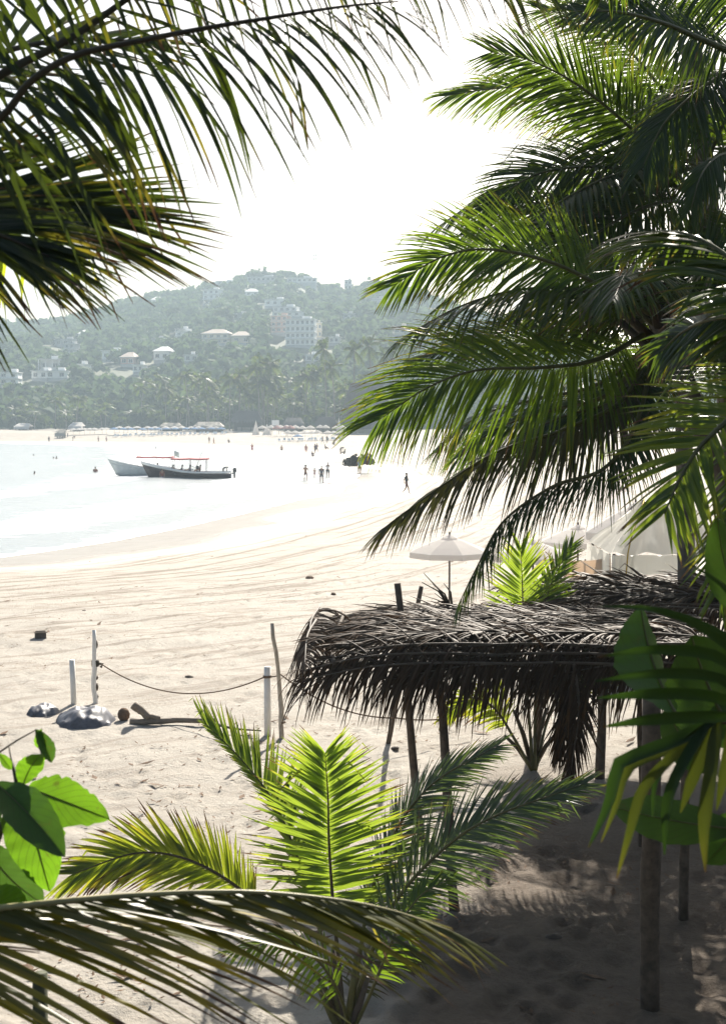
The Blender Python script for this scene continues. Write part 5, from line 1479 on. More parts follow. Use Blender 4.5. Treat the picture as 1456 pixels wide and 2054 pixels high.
# beams
def beam(a, b, r=.04, seed=0): pole(S1, a, b, r, r * .8, 'beam', 'pole_bark', seed, 7, .04)
yF, yB = 17.2, 20.8
xl, xr = -.50, 4.3
beam((xl, yF, rz_ - .12), (xr, yF, rz_ - .06), seed=11); beam((xl + .2, yB, rz_ - .05), (xr, yB, rz_), seed=12); beam((xl + .1, 19.0, rz_ - .1), (xr, 19.0, rz_ - .05), seed=13)
for k, x in enumerate((-.35, .6, 1.6, 2.7, 3.8)): beam((x, yF - .25, rz_ - .04), (x + .05, yB + .2, rz_ + .02), .03, 14 + k)
def shade_panel(parent, x0, x1, y0, y1, z, seed):  # hidden sheet added under the thatch to make the roof shadow solid
    mb = MB(); r = np.random.default_rng(seed)
    xs = np.linspace(x0, x1, 24); ys_ = np.linspace(y0, y1, 14)
    X, Y = np.meshgrid(xs, ys_, indexing='ij')
    X[0] += r.uniform(-.12, .12, 14); X[-1] += r.uniform(-.12, .12, 14); Y[:, 0] += r.uniform(-.1, .1, 24); Y[:, -1] += r.uniform(-.1, .1, 24)
    Z = z + r.uniform(-.015, .015, X.shape)
    b = mb.verts(np.stack([X, Y, Z], -1).reshape(-1, 3))
    mb.faces([(b + i * 14 + j, b + (i + 1) * 14 + j, b + (i + 1) * 14 + j + 1, b + i * 14 + j + 1) for i in range(23) for j in range(13)])
    return mb.obj('shade_sheet', M['wood_dark'], parent)
shade_panel(S1, .15, 4.35, 17.35, 20.7, rz_ + .035, 3)
# thatch: dry fronds laid in rows, stalks along the roof, blades hanging
tr = np.random.default_rng(17)
k = 0
for row, (y, z) in enumerate(((20.9, .02), (20.3, .06), (19.7, .10), (19.1, .13), (18.5, .16), (17.9, .18), (17.4, .17))):
    for x0, x1 in ((2.4, -.62), (4.7, 1.3), (3.6, .35), (1.5, -.55)):
        x0 += tr.uniform(-.3, .3); x1 += tr.uniform(-.05, .30)
        dz = tr.uniform(-.03, .05)
        pts = [(x0, y + tr.uniform(-.12, .12), rz_ + z + dz), (x0 * .7 + x1 * .3, y + tr.uniform(-.1, .1), rz_ + z + .06 + dz), (x0 * .35 + x1 * .65, y + tr.uniform(-.1, .1), rz_ + z + .03 + dz), (x1, y + tr.uniform(-.15, .15), rz_ + z - .09 + dz)]
        frond(S1, pts, (0, -.2, 1), seed=400 + k, n=84, L=.66, W=.032, a=(46, 78), lift=-9, droop=.45, start=.05, mat='thatch', rmat='rachis_dry', r0=.020, name='thatch_frond', wild=.26, seg=5, fold=.5, endcut=.2)
        k += 1
# fringe along the front, the left end and the back
for row in range(3):
    for x0, x1 in ((2.05, -.72), (3.2, .35), (4.7, 1.9)):
        x0 += tr.uniform(-.25, .25); x1 += tr.uniform(-.03, .25)
        y = yF - .12 - .10 * row; z = rz_ + .12 - .10 * row
        pts = [(x0, y, z + .02), (x0 * .65 + x1 * .35, y - .05, z + .06), (x0 * .3 + x1 * .7, y - .04, z + .02), (x1, y + .05, z - .16)]
        frond(S1, pts, (0, -.75, 1), seed=450 + k, n=64, L=.92, W=.032, a=(12, 60), lift=-30, droop=2.6, start=.04, mat='thatch', rmat='rachis_dry', r0=.018, name='thatch_frond', wild=.34, seg=7, fold=.5, endcut=.35, prof=(.9, .3, .7))
        k += 1
for y0, y1 in ((20.9, 18.3), (19.6, 17.0)):
    pts = [(xl - .15, y0, rz_ + .1), (xl - .22, (y0 + y1) / 2, rz_ + .08), (xl - .2, y1, rz_ - .05)]
    frond(S1, pts, (-.7, 0, 1), seed=480 + k, n=46, L=.75, W=.032, a=(15, 65), lift=-30, droop=2.2, start=.04, mat='thatch', rmat='rachis_dry', r0=.018, name='thatch_frond', wild=.25, seg=6, fold=.5); k += 1
for (px, dep, ln_) in ((1150, 17.0, 1.45), (1132, 17.05, 1.1)):     # fronds slid off the edge, hanging straight down
    q = P(px, 1330, dep)
    pts = [q, q + np.array((.05, -.12, -.35 * ln_)), q + np.array((.0, -.10, -.7 * ln_)), q + np.array((-.06, -.05, -ln_))]
    frond(S1, pts, (.3, -1, 0), seed=490 + k, n=44, L=.62, W=.03, a=(52, 82), lift=0, droop=.9, start=.03, mat='thatch', rmat='rachis_dry', r0=.02, name='thatch_frond', wild=.25, seg=6, fold=.5); k += 1
for x0 in (1.2, 2.9, 4.2):
    pts = [(x0 + 1.2, yB + .2, rz_ + .05), (x0, yB + .28, rz_ + .08), (x0 - 1.5, yB + .2, rz_ - .05)]
    frond(S1, pts, (0, .8, 1), seed=500 + k, n=40, L=.8, W=.032, a=(15, 60), lift=-30, droop=2.2, start=.04, mat='thatch', rmat='rachis_dry', r0=.018, name='thatch_frond', wild=.25, seg=6, fold=.5); k += 1

# second shelter behind, darker
S2 = thing('thatched_shelter', 'second dark thatched shelter behind and right of the near one', 'shelter', (4.6, 25.0, 0))
r2 = 2.78
for (x, y) in ((3.95, 23.4), (6.4, 23.2), (3.3, 26.6), (6.6, 26.8), (8.8, 23.6)):
    pole(S2, (x, y, -.1), (x + .05, y, r2), .08, .07, seed=int(x * 10))
for y in (23.3, 26.7):
    pole(S2, (2.9, y, r2 - .05), (9.2, y, r2 - .03), .045, .04, 'beam', seed=int(y))
shade_panel(S2, 3.05, 9.1, 23.4, 26.7, r2 + .03, 5)
k = 0
for row, (y, z) in enumerate(((26.9, .1), (26.0, .16), (25.1, .22), (24.2, .24), (23.5, .2))):
    for x0, x1 in ((5.9, 2.7), (6.8, 3.5), (7.6, 4.4), (9.4, 6.2)):
        pts = [(x0 + tr.uniform(-.2, .2), y, r2 + z), ((x0 + x1) / 2, y + tr.uniform(-.1, .1), r2 + z + .08), (x1 + tr.uniform(-.2, .2), y + tr.uniform(-.1, .1), r2 + z - .08)]
        frond(S2, pts, (0, -.2, 1), seed=520 + k, n=60, L=.8, W=.06, a=(40, 75), lift=-8, droop=.6, start=.05, mat='thatch', rmat='rachis_dry', r0=.018, name='thatch_frond', wild=.3, seg=4, fold=.5); k += 1
for x0, x1 in ((6.2, 3.0), (9.4, 6.0), (7.8, 4.6)):
    pts = [(x0, 23.1, r2 + .15), ((x0 + x1) / 2, 23.02, r2 + .18), (x1, 23.1, r2 - .02)]
    frond(S2, pts, (0, -.75, 1), seed=560 + k, n=50, L=.8, W=.04, a=(12, 60), lift=-30, droop=2.3, start=.04, mat='thatch', rmat='rachis_dry', r0=.018, name='thatch_frond', wild=.25, seg=6, fold=.5); k += 1

# dry branch sticking up behind the roof
br = P(905, 1225, 21.2)
t = thing('dry_branch', 'bare dry frond stalks sticking up from the back of the near thatch', 'branch', br)
brr = np.random.default_rng(4)
for i, (px, py) in enumerate(((850, 1150), (868, 1172), (872, 1190), (846, 1168), (890, 1170), (878, 1205), (860, 1215))):
    q = P(px, py, 21.2 + brr.uniform(-.3, .3))
    m_ = br * .45 + q * .55 + np.array((.05, 0, brr.uniform(-.06, .06)))
    mb = MB(); mb.tube([br + brr.normal(0, .03, 3), m_, q], [.022, .014, .006], 6); mb.obj('twig', M['rachis_dark'], t)

# ---------------------------------------------------------------- parasols and canvas by the shelter
def big_parasol(px, ytop, Y, label, r=1.25, drop=.47):
    o = parasol_proto('cloth_white', r, 2.5, 'beach_parasol', 'wood_dark', 8, drop)
    x = (px - 728) / F_PX * Y
    z = CAM_Z + (838 - ytop) / F_PX * Y
    o.location = (x, Y, z - 2.5 if z < 2.5 else 0.0)
    if z > 2.5: o.scale = (1, 1, z / 2.5)
    o.rotation_euler = (0, 0, .25); o['label'] = label
    return o
def vent_cap(o):
    mb = MB(); mb.lathe([(.26, 2.46), (.15, 2.50), (.02, 2.56)], 8); mb.obj('vent_cap', M['cloth_white'], o, True, smooth=False)
    mb = MB(); mb.lathe([(.03, 2.55), (.03, 2.61), (.012, 2.64), (.001, 2.65)], 8); mb.obj('finial', M['wood_dark'], o, True)
vent_cap(big_parasol(902, 1076, 43.0, 'white parasol standing alone above the left end of the thatch'))
vent_cap(big_parasol(1160, 1056, 45.5, 'white parasol with a dark pole left of the canvas tent'))
vent_cap(big_parasol(1070, 1085, 44.0, 'white parasol half hidden by the drooping dark frond'))
vent_cap(big_parasol(1275, 1012, 43.5, 'tallest white parasol rising behind the canvas tent', 1.6, .62))

def cloth_panel(mb, a, b, c, d, nu, nv, sagz=.0, rip=.02, seed=0):
    """Quad a b (bottom) d c (top) with folds."""
    a, b, c, d = (np.asarray(q, float) for q in (a, b, c, d))
    u, v = np.meshgrid(np.linspace(0, 1, nu), np.linspace(0, 1, nv), indexing='ij')
    p = a * ((1 - u) * (1 - v))[..., None] + b * (u * (1 - v))[..., None] + d * ((1 - u) * v)[..., None] + c * (u * v)[..., None]
    nr = unit(np.cross(b - a, d - a))
    p = p + nr * (rip * (fbm(u * 7 + seed, v * 2.2, 3, seed) * 3 + .5 * np.sin(u * 23 + 3 * v + seed)) * np.minimum(1, 4 * np.minimum(v + .15, 1)))[..., None]
    p[..., 2] -= sagz * (4 * u * (1 - u)) * v
    b0_ = mb.verts(p.reshape(-1, 3))
    mb.faces([(b0_ + i * nv + j, b0_ + (i + 1) * nv + j, b0_ + (i + 1) * nv + j + 1, b0_ + i * nv + j + 1) for i in range(nu - 1) for j in range(nv - 1)])

M['canvas'] = cloth_mat('worn_white_canvas', (0.74, 0.73, 0.68), .65)
M['canvas_tan'] = cloth_mat('tan_canvas', (0.66, 0.56, 0.46), .6)
dT = 34.0
tb = np.array((P(1300, 1180, dT)[0], dT, 0))
Tn = thing('canvas_tent', 'worn grey white canvas tent with a yellow rope over its roof, behind the thatch', 'tent', tb)
ex0, ex1 = P(1228, 1113, dT)[0], P(1470, 1113, dT)[0]
ze = P(1228, 1113, dT)[2]; zr = P(1290, 1005, dT + 1.7)[2]
mb = MB()
apx = (P(1292, 1005, dT + 1.7)[0], dT + 1.7, zr); apx2 = (ex1 - .7, dT + 1.7, zr)
cloth_panel(mb, (ex0, dT, ze), (ex1, dT, ze), apx2, apx, 24, 10, .03, .08, 1)
cloth_panel(mb, (ex0, dT + 3.4, ze), (ex0, dT, ze), apx, (apx[0] + .001, apx[1] + .001, apx[2]), 14, 10, .0, .07, 2)
cloth_panel(mb, (ex1, dT + 3.4, ze), (ex0, dT + 3.4, ze), apx, apx2, 16, 8, .0, .03, 3)
mb.obj('roof', M['canvas'], Tn)
mb = MB()
zv = P(1228, 1180, dT)[2]
cloth_panel(mb, (ex0, dT - .02, zv - .5), (ex0 + .45, dT - .02, zv - .5), (ex0 + .55, dT - .02, ze - .02), (ex0, dT - .02, ze - .02), 12, 10, 0, .07, 4)
mb.obj('corner_curtain', M['canvas'], Tn)
mb = MB()
cloth_panel(mb, (ex0 + .50, dT - .015, ze - .62), (ex1, dT - .015, ze - .55), (ex1, dT - .015, ze - .02), (ex0 + .50, dT - .015, ze - .02), 24, 6, 0, .06, 5)
mb.obj('valance', M['canvas'], Tn)
mb = MB()
cloth_panel(mb, (ex0 - .02, dT + 3.4, .3), (ex0 - .02, dT + .02, .3), (ex0 - .02, dT + .02, ze - .02), (ex0 - .02, dT + 3.4, ze - .02), 14, 10, 0, .04, 6)
mb.obj('side_wall', M['canvas'], Tn)
for (x, y) in ((ex0 + .08, dT + .12), (ex0 + .08, dT + 3.3), (ex1 - .1, dT + .1), (ex1 - .1, dT + 3.3)):
    pole(Tn, (x, y, -.2), (x, y, ze), .035, .035, 'tent_pole', 'wood_dark', wob=.0)
M['yellow_rope'] = simple('yellow_rope', (0.45, 0.30, 0.05), 0.8, 0.2, 30)
mb = MB(); mb.tube([np.array(apx) + (0, -.05, .04), P(1262, 1085, dT + .4) + np.array((0, -.15, .05)), (ex0 + .38, dT - .06, ze + .03), (ex0 + .32, dT - .10, ze - .7), (ex0 + .30, dT - .1, ze - 1.2)], .018, 6)
mb.obj('tent_rope', M['yellow_rope'], Tn)

dS = 36.0
a_, b_ = P(1126, 1172, dS), P(1224, 1170, dS - .6); c_, d_ = P(1224, 1118, dS - .6), P(1138, 1124, dS)
Sc = thing('canvas_screen', 'tan canvas windbreak stretched between posts left of the tent', 'windbreak', (a_[0], dS, 0))
mb = MB(); cloth_panel(mb, a_, b_, c_, d_, 18, 8, .04, .02, 7); mb.obj('cloth', M['canvas_tan'], Sc).modifiers.new('t', 'SOLIDIFY').thickness = .006
pole(Sc, (a_[0] + .05, dS + .03, -.2), (a_[0] + .12, dS + .03, P(0, 1116, dS)[2]), .03, .028, 'post', 'wood_dark', 31, wob=.01)
pole(Sc, (b_[0], dS - .56, -.2), (b_[0], dS - .56, P(0, 1112, dS - .6)[2]), .03, .028, 'post', 'wood_dark', 32, wob=.01)
pole(Sc, (P(1170, 1170, dS)[0], dS - .25, -.2), (P(1172, 1120, dS)[0], dS - .25, P(0, 1121, dS)[2]), .025, .022, 'post', 'wood_dark', 33, wob=.01)

# beach chairs seen between thatch and canvas
def deck_chair(px, py, d, label, mat):
    q = P(px, py, d)
    t = thing('beach_chair', label, 'chair', (q[0], d, 0), .4)
    mb = MB(); mb.box((0, 0, .40), (.50, .48, .05)); mb.obj('seat', M[mat], t, True, smooth=False)
    mb = MB(); b = mb.verts([(-.25, .24, .42), (.25, .24, .42), (.25, .42, .98), (-.25, .42, .98), (-.25, .28, .41), (.25, .28, .41), (.25, .46, .97), (-.25, .46, .97)])
    mb.faces([(b, b + 1, b + 2, b + 3), (b + 7, b + 6, b + 5, b + 4), (b, b + 4, b + 5, b + 1), (b + 2, b + 6, b + 7, b + 3), (b + 1, b + 5, b + 6, b + 2), (b + 3, b + 7, b + 4, b)])
    mb.obj('backrest', M[mat], t, True, smooth=False)
    for sx in (-.22, .22):
        for sy in (-.2, .2):
            mb = MB(); mb.box((sx, sy, .187), (.05, .05, .375)); mb.obj('leg', M[mat], t, True, smooth=False)
deck_chair(1240, 1172, 31.5, 'dark wooden chair under the front corner of the canvas tent', 'wood_dark')
deck_chair(1115, 1185, 33.5, 'white plastic chair below the tan windbreak', 'plastic_white')
deck_chair(1275, 1175, 32.5, 'weathered wooden chair beside the dark one under the tent', 'wood')

# ---------------------------------------------------------------- rope fence on the sand
def gz(px, py):
    q = G(px, py, 0.0)
    for _ in range(3): q = G(px, py, zb(q[0], q[1]))
    return q
def up_at(q, py):
    return CAM_Z + (838 - py) / F_PX * q[1]
p1 = gz(149, 1412); 
mb = MB(); mb.tube([p1 - (0, 0, .3), p1 + (-.01, 0, .4), (p1[0] - .03, p1[1], up_at(p1, 1327))], [.060, .058, .057], 14)
mb.obj('fence_post', M['white_paint'], org=p1, label='short white post behind the grey plastic heap', cat='post')
p2 = gz(193, 1408)
t = thing('driftwood_pole', 'peeling white driftwood pole with a dark rope knot, left end of the rope', 'pole', p2)
pole(t, p2 - (0, 0, .3), (p2[0] - .02, p2[1], up_at(p2, 1266)), .06, .042, 'shaft', 'white_paint', 41, 10, .05)
for i, (yy, ll) in enumerate(((1295, .16), (1382, .15), (1363, .07), (1402, .1))):
    zc = up_at(p2, yy)
    mb = MB(); mb.tube([(p2[0] - .005, p2[1], zc - ll / 2), (p2[0], p2[1] - .005, zc), (p2[0] - .005, p2[1], zc + ll / 2)], [.050, .062, .048], 9); mb.obj('bare_patch', M['pole_bark'], t)
zk = up_at(p2, 1334)
mb = MB()
for i in range(5): mb.tube([(p2[0] + .07 * math.cos(a), p2[1] + .07 * math.sin(a), zk - .05 + .026 * i) for a in np.linspace(0, 6.2, 12)], .017, 5)
mb.tube([(p2[0] + .05, p2[1] - .03, zk), (p2[0] + .16, p2[1] - .04, zk - .01), (p2[0] + .12, p2[1] - .05, zk - .08)], .03, 6)
mb.obj('rope_knot', M['rachis_dark'], t)
p3 = gz(537, 1472)
t = thing('fence_post', 'thick white post carrying the right end of the sagging rope', 'post', p3)
mb = MB(); mb.tube([p3 - (0, 0, .3), p3 + (0, 0, .5), (p3[0] + .0, p3[1], up_at(p3, 1341))], [.068, .067, .065], 16); mb.obj('shaft', M['white_paint'], t)
zk3 = up_at(p3, 1362)
mb = MB()
for i in range(2): mb.tube([(p3[0] + .075 * math.cos(a), p3[1] + .075 * math.sin(a), zk3 + .024 * i) for a in np.linspace(0, 6.28, 14)], .013, 5)
mb.obj('rope_loop', M['rope'], t)
p4 = gz(569, 1478)
t = thing('driftwood_pole', 'tall thin pale leaning pole right of the thick white post', 'pole', p4)
pole(t, p4 - (0, 0, .3), (P(545, 1252, p4[1])[0], p4[1], up_at(p4, 1252)), .052, .036, 'shaft', 'pole_pale', 43, 9, .06)
mb = MB(); zz = up_at(p4, 1455); mb.tube([(p4[0] + .055 * math.cos(a) - .02, p4[1] + .055 * math.sin(a), zz) for a in np.linspace(0, 6.28, 12)], .014, 5); mb.obj('rope_loop', M['rope'], t)

def rope(a, b, sag, name, label, r=.014, k=26):
    a, b = np.asarray(a, float), np.asarray(b, float)
    s = np.linspace(0, 1, k)[:, None]
    pts = a * (1 - s) + b * s - np.array((0, 0, 1.0)) * sag * 4 * s * (1 - s)
    mb = MB(); mb.tube(pts, r, 6)
    return mb.obj(name, M['rope'], None, org=a, label=label, cat='rope')
k2 = np.array((p2[0] + .12, p2[1] - .04, zk)); k3 = np.array((p3[0] - .07, p3[1] - .05, zk3))
rope(k2, k3, .46, 'rope', 'brown rope sagging between the knotted pole and the thick white post')
k4 = np.array((P(562, 1357, p4[1])[0], p4[1], up_at(p4, 1357))); kp = P(795, 1440, 25.6)
rope(k4, kp, .22, 'rope', 'rope running from the thin leaning pole behind the thatch fringe')
rope(kp, P(950, 1430, 27.0), .08, 'rope', 'rope stretched behind the thatch fringe to the right of the slanting pole')
rope(k3 + np.array((.15, .02, 0.01)), k4, .01, 'rope', 'short rope piece between the thick post and the thin leaning pole')

# ---------------------------------------------------------------- things lying on the sand
M['plastic_sheet'] = simple('grey_plastic_sheet', (0.085, 0.088, 0.105), 0.5, 0.45, 5.0, spec=0.4)
def heap(cpx, cpy, wpx, hpx, label, mat, seed, name='plastic_heap', cat='plastic sheet', dep=.7):
    q = gz(cpx, cpy)
    w = wpx / F_PX * q[1]; h = hpx / F_PX * q[1]
    nu, nv = 38, 22
    u, v = np.meshgrid(np.linspace(-1, 1, nu), np.linspace(-1, 1, nv), indexing='ij')
    rr = np.sqrt(u ** 2 + v ** 2) * (1 + .8 * fbm(u * 1.6 + seed, v * 1.6, 3, seed))
    z = h * np.clip(1 - rr ** 1.7, 0, 1) ** .7 * (1 + .7 * fbm(u * 2.2 + 3, v * 2.2 + seed, 3, seed + 3))
    z += h * .55 * np.abs(fbm(u * 3.5 + 3 * v, v * 4, 3, seed + 9)) * (rr < 1.0) - h * .12 * (rr < 1.0)
    X, Y = q[0] + u * w / 2 * (1.0 + .05 * v), q[1] + .1 + v * dep
    gzv = sand_z(X, Y)[0]
    o = grid_mesh(name, X - q[0], Y - q[1], gzv - q[2] + np.where(z > .004, z, -.06), M[mat], {'rnd': u * 0}, smooth=True)
    o.location = tuple(q); tag(o, label, cat)
    return o
heap(170, 1450, 122, 34, 'crumpled grey plastic sheet heaped at the foot of the white post', 'plastic_sheet', 3)
heap(85, 1430, 66, 18, 'small pale plastic sheet lying left of the grey heap', 'plastic_sheet', 8, dep=.45)
heap(620, 1447, 10, 4, 'tiny scrap of plastic beside the white post', 'plastic_sheet', 9, dep=.1) if False else None
q = gz(249, 1446)
mb = MB(); mb.lathe([(.001, .0), (.07, .01), (.115, .07), (.125, .14), (.10, .21), (.05, .255), (.001, .265)], 14)
M['husk'] = simple('coconut_husk', (0.14, 0.085, 0.05), 0.9, 0.4, 14, bmp=.6)
o = mb.obj('coconut', M['husk'], label='brown coconut between the grey heap and the driftwood', cat='coconut'); o.location = tuple(q)
t = thing('driftwood_log', 'forked driftwood log lying right of the coconut', 'driftwood', gz(340, 1446))
q0 = gz(340, 1446)
dl = lambda px, py, h=0: P(px, py, q0[1]) 
pole(t, dl(262, 1448), dl(435, 1444), .07, .045, 'trunk', 'wood', 51, 9, .10)
pole(t, dl(300, 1440), dl(268, 1414), .075, .085, 'fork', 'wood', 52, 9, .03)
pole(t, dl(322, 1441), dl(286, 1432), .05, .04, 'fork', 'wood', 53, 8, .03)
t2 = gz(480, 1462)
mb = MB(); mb.tube([P(430, 1452, t2[1] + .3), P(470, 1462, t2[1]), P(524, 1466, t2[1] - .2)], [.03, .025, .012], 7)
mb.obj('stick', M['wood_dark'], org=t2, label='thin dark stick on the sand left of the thick white post', cat='stick')
q = gz(82, 1284)
t = thing('box', 'small dark box standing alone on the open sand at left', 'box', q, .3)
mb = MB(); mb.box((0, 0, .10), (.30, .24, .22), taper=.94); mb.obj('body', M['wood_dark'], t, True, smooth=False)
mb = MB()
for sx, sy, a, c in ((0, -.125, .31, .03), (0, .125, .31, .03)): mb.box((sx, sy, .225), (a, c, .03))
for sx in (-.155, .155): mb.box((sx, 0, .225), (.03, .22, .03))
mb.obj('rim', M['wood'], t, True, smooth=False)
for i, (px, py, s_, lab) in enumerate(((170, 1227, .07, 'small dark stone near the top left of the open sand'), (621, 1161, .15, 'flat dark driftwood lump below the wrack lines'),
                                     (669, 1193, .10, 'small brown lump right of the flat driftwood lump'), (380, 1360, .08, 'small grey stone beyond the sagging rope'),
                                     (792, 1503, .07, 'small brown stone near the slanting pole foot'), (1168, 1575, .10, 'dark lump in the shade beneath the shelter'), (1110, 1886, .09, 'dark stone in the sun patch at lower right'))):
    q = gz(px, py)
    r = np.random.default_rng(i + 70)
    mb = MB(); mb.lathe([(.001, -.02), (s_ * .9, 0), (s_, s_ * .3), (s_ * .7, s_ * .7), (.001, s_ * .85)], 9)
    mb.v[0] = mb.v[0] * (1 + r.normal(0, .08, mb.v[0].shape)) * np.array((1.3, .9, .9))
    o = mb.obj('stone', M['husk' if i in (1, 2) else 'wood_dark'], label=lab, cat='stone'); o.location = tuple(q); o.rotation_euler = (0, 0, i)

# wrack, husk scraps and twigs on the sand
wr = np.random.default_rng(12)
n = 4200
V = []
yy = np.exp(wr.uniform(math.log(14), math.log(75), n)); xx = wr.uniform(-.27, .22, n) * yy
cl = fbm(xx * .35, yy * .55, 3, 91) + .35 * np.exp(-((shore_d(xx, yy) - 20) / 3) ** 2)
ok = cl > -.02
xx, yy = xx[ok], yy[ok]
sz = wr.uniform(.010, .04, len(xx)) * np.where(wr.uniform(size=len(xx)) < .10, 2.4, 1)
zz = sand_z(xx, yy)[0]
rel_ = 0.16 * fbm(xx * 0.55, yy * 0.55, 4, 21) * (1 - sstep(yy, 45, 140))
zz = zz + rel_ + 0.004
an = wr.uniform(0, math.pi, len(xx))
ca, sa = np.cos(an) * sz * wr.uniform(1, 2.6, len(xx)), np.sin(an) * sz * 1.4
cb, sb_ = -np.sin(an) * sz * .6, np.cos(an) * sz * .6
hz_ = sz * wr.uniform(.2, .9, len(xx))
Q = np.stack([np.stack([xx - ca, yy - sa, zz], -1), np.stack([xx + cb, yy + sb_, zz + hz_ * .4], -1), np.stack([xx + ca, yy + sa, zz + hz_], -1), np.stack([xx - cb, yy - sb_, zz + hz_ * .2], -1)], 1)
o = raw_mesh('wrack', Q.reshape(-1, 3), np.arange(len(Q) * 4).reshape(-1, 4), M['husk'], smooth=False)
tag(o, kind='stuff')

# dark post at the bottom left corner
q = G(80, 2190, 0.0)
mb = MB(); mb.tube([P(82, 2300, 7.6), P(80, 2120, 7.6), P(81, 1952, 7.6)], [.042, .041, .038], 10)
pc = P(82, 2300, 7.6); 
mb = MB(); mb.tube([(pc[0], pc[1], -.2), (pc[0], pc[1], 1.2), P(81, 1952, 7.6)], [.046, .044, .040], 10)
M['mossy'] = simple('mossy_wood', (0.045, 0.05, 0.02), 0.8, 0.5, 12, bmp=.4)
mb.obj('wooden_post', M['mossy'], org=(pc[0], pc[1], 0), label='dark mossy post under the low frond at the bottom left corner', cat='post')
# ---------------------------------------------------------------- broad leaved plants close to the lens
def broad_leaf(parent, base, tip, side, width, mat='broad', seed=0, cup=.15, bend=.12, notch=0.05, fold=0.0, shape=1.0, name='leaf', label=None, nu=26, nv=11):
    """A blade from base to tip; side is the direction across it; the midrib bows by bend, the halves cup upwards."""
    r = np.random.default_rng(2000 + seed)
    base, tip, side = (np.asarray(q, float) for q in (base, tip, side))
    ax = tip - base; ln = np.linalg.norm(ax); ax = ax / ln
    side = side - ax * side.dot(ax); side /= np.linalg.norm(side)
    nr = np.cross(ax, side)
    u = np.linspace(0, 1, nu); v = np.linspace(-1, 1, nv)
    hw = width / 2 * np.sin(np.pi * np.clip(u, 0, 1) ** shape) ** .72
    hw[0] = .002; hw[-1] = .001
    eL = 1 + notch * r.normal(0, 1, nu); eR = 1 + notch * r.normal(0, 1, nu)
    U, Vv = np.meshgrid(u, v, indexing='ij')
    edge = np.where(Vv < 0, eL[:, None], eR[:, None])
    across = Vv * hw[:, None] * (1 + (edge - 1) * np.abs(Vv) ** 4)
    ang = cup + fold * (Vv > 0)
    lift = np.abs(across) * np.sin(ang) + .02 * width * np.sin(U * 9 + seed) * np.abs(Vv) ** 2 + .018 * width * np.sin(U * 38) * np.abs(Vv)
    p = base + ax * (U * ln)[..., None] + side * (across * np.cos(ang))[..., None] + nr * (lift - bend * ln * (2 * U - 1) ** 2)[..., None]
    mb = MB()
    b = mb.verts(p.reshape(-1, 3), rnd=np.abs(Vv).ravel(), tip=U.ravel())
    mb.faces([(b + i * nv + j, b + (i + 1) * nv + j, b + (i + 1) * nv + j + 1, b + i * nv + j + 1) for i in range(nu - 1) for j in range(nv - 1)])
    # raised midrib
    mb.tube(p[:, nv // 2] - nr * .0015, np.linspace(.0035, .001, nu) * (width / .14), 5, mat=1)
    return mb.obj(name, [M[mat], M['rachis']], parent, label=label)

dB = 4.6
bp = P(-60, 1860, dB)
BL = thing('broadleaf_plant', 'broad leaved plant with glowing green leaves at the lower left edge', 'plant', (bp[0], bp[1], 0))
mb = MB(); mb.tube([(bp[0] - .1, bp[1], -.2), (bp[0] - .06, bp[1], 2.5), P(-60, 1900, dB), P(-10, 1700, dB), P(35, 1575, dB), P(20, 1500, dB + .1)], [.05, .035, .018, .012, .008, .004], 8)
mb.obj('stem', M['rachis_dark'], BL)
mb = MB(); mb.tube([P(-5, 1512, dB), P(35, 1485, dB), P(75, 1463, dB)], [.004, .003, .002], 6); mb.obj('stem', M['rachis_dark'], BL)
sx1 = np.array((1, 0, 0.0))
def bl(b0, t0, across, wpx, **kw):
    a_ = P(b0[0], b0[1], b0[2]); c_ = P(t0[0], t0[1], t0[2])
    broad_leaf(BL, a_, c_, np.array(across, float), wpx / F_PX * dB, **kw)
bl((42, 1572, dB), (82, 1506, dB - .02), (.8, .3, .5), 62, seed=1, cup=.1, notch=.03)                         # small upright leaf
bl((50, 1577, dB), (215, 1640, dB - .05), (-.3, .35, .8), 92, seed=2, cup=.1, notch=.07, shape=.85)              # ragged leaf to the right
bl((45, 1580, dB), (100, 1790, dB - .05), (1, .25, .2), 118, seed=3, cup=.08, notch=.03, shape=.75)              # big hanging leaf
bl((-8, 1562, dB - .12), (132, 1712, dB - .25), (.62, .66, .42), 92, seed=4, cup=.15, fold=.5, notch=.02, mat='broad_dark', bend=.06)   # dark folded leaf in front
bl((-40, 1700, dB), (80, 1822, dB + .02), (.6, -.2, .7), 118, seed=5, cup=.1, notch=.03, mat='broad_dark')       # lower leaf
bl((-40, 1800, dB - .1), (60, 1840, dB - .1), (0, .3, 1), 90, seed=6, cup=.1, notch=.02)
bl((75, 1463, dB), (108, 1530, dB + .02), (.75, .55, .2), 40, seed=7, cup=.5, fold=.3, mat='broad_dark')         # little folded leaf at top
bl((80, 1466, dB), (90, 1512, dB + .05), (.8, -.5, .1), 34, seed=8, cup=.4)
bl((0, 1512, dB), (25, 1545, dB + .02), (.8, .4, .3), 20, seed=9, cup=.2)
bl((-10, 1690, dB + .1), (-70, 1560, dB + .1), (.8, .4, .3), 90, seed=10, cup=.2, mat='broad_dark')

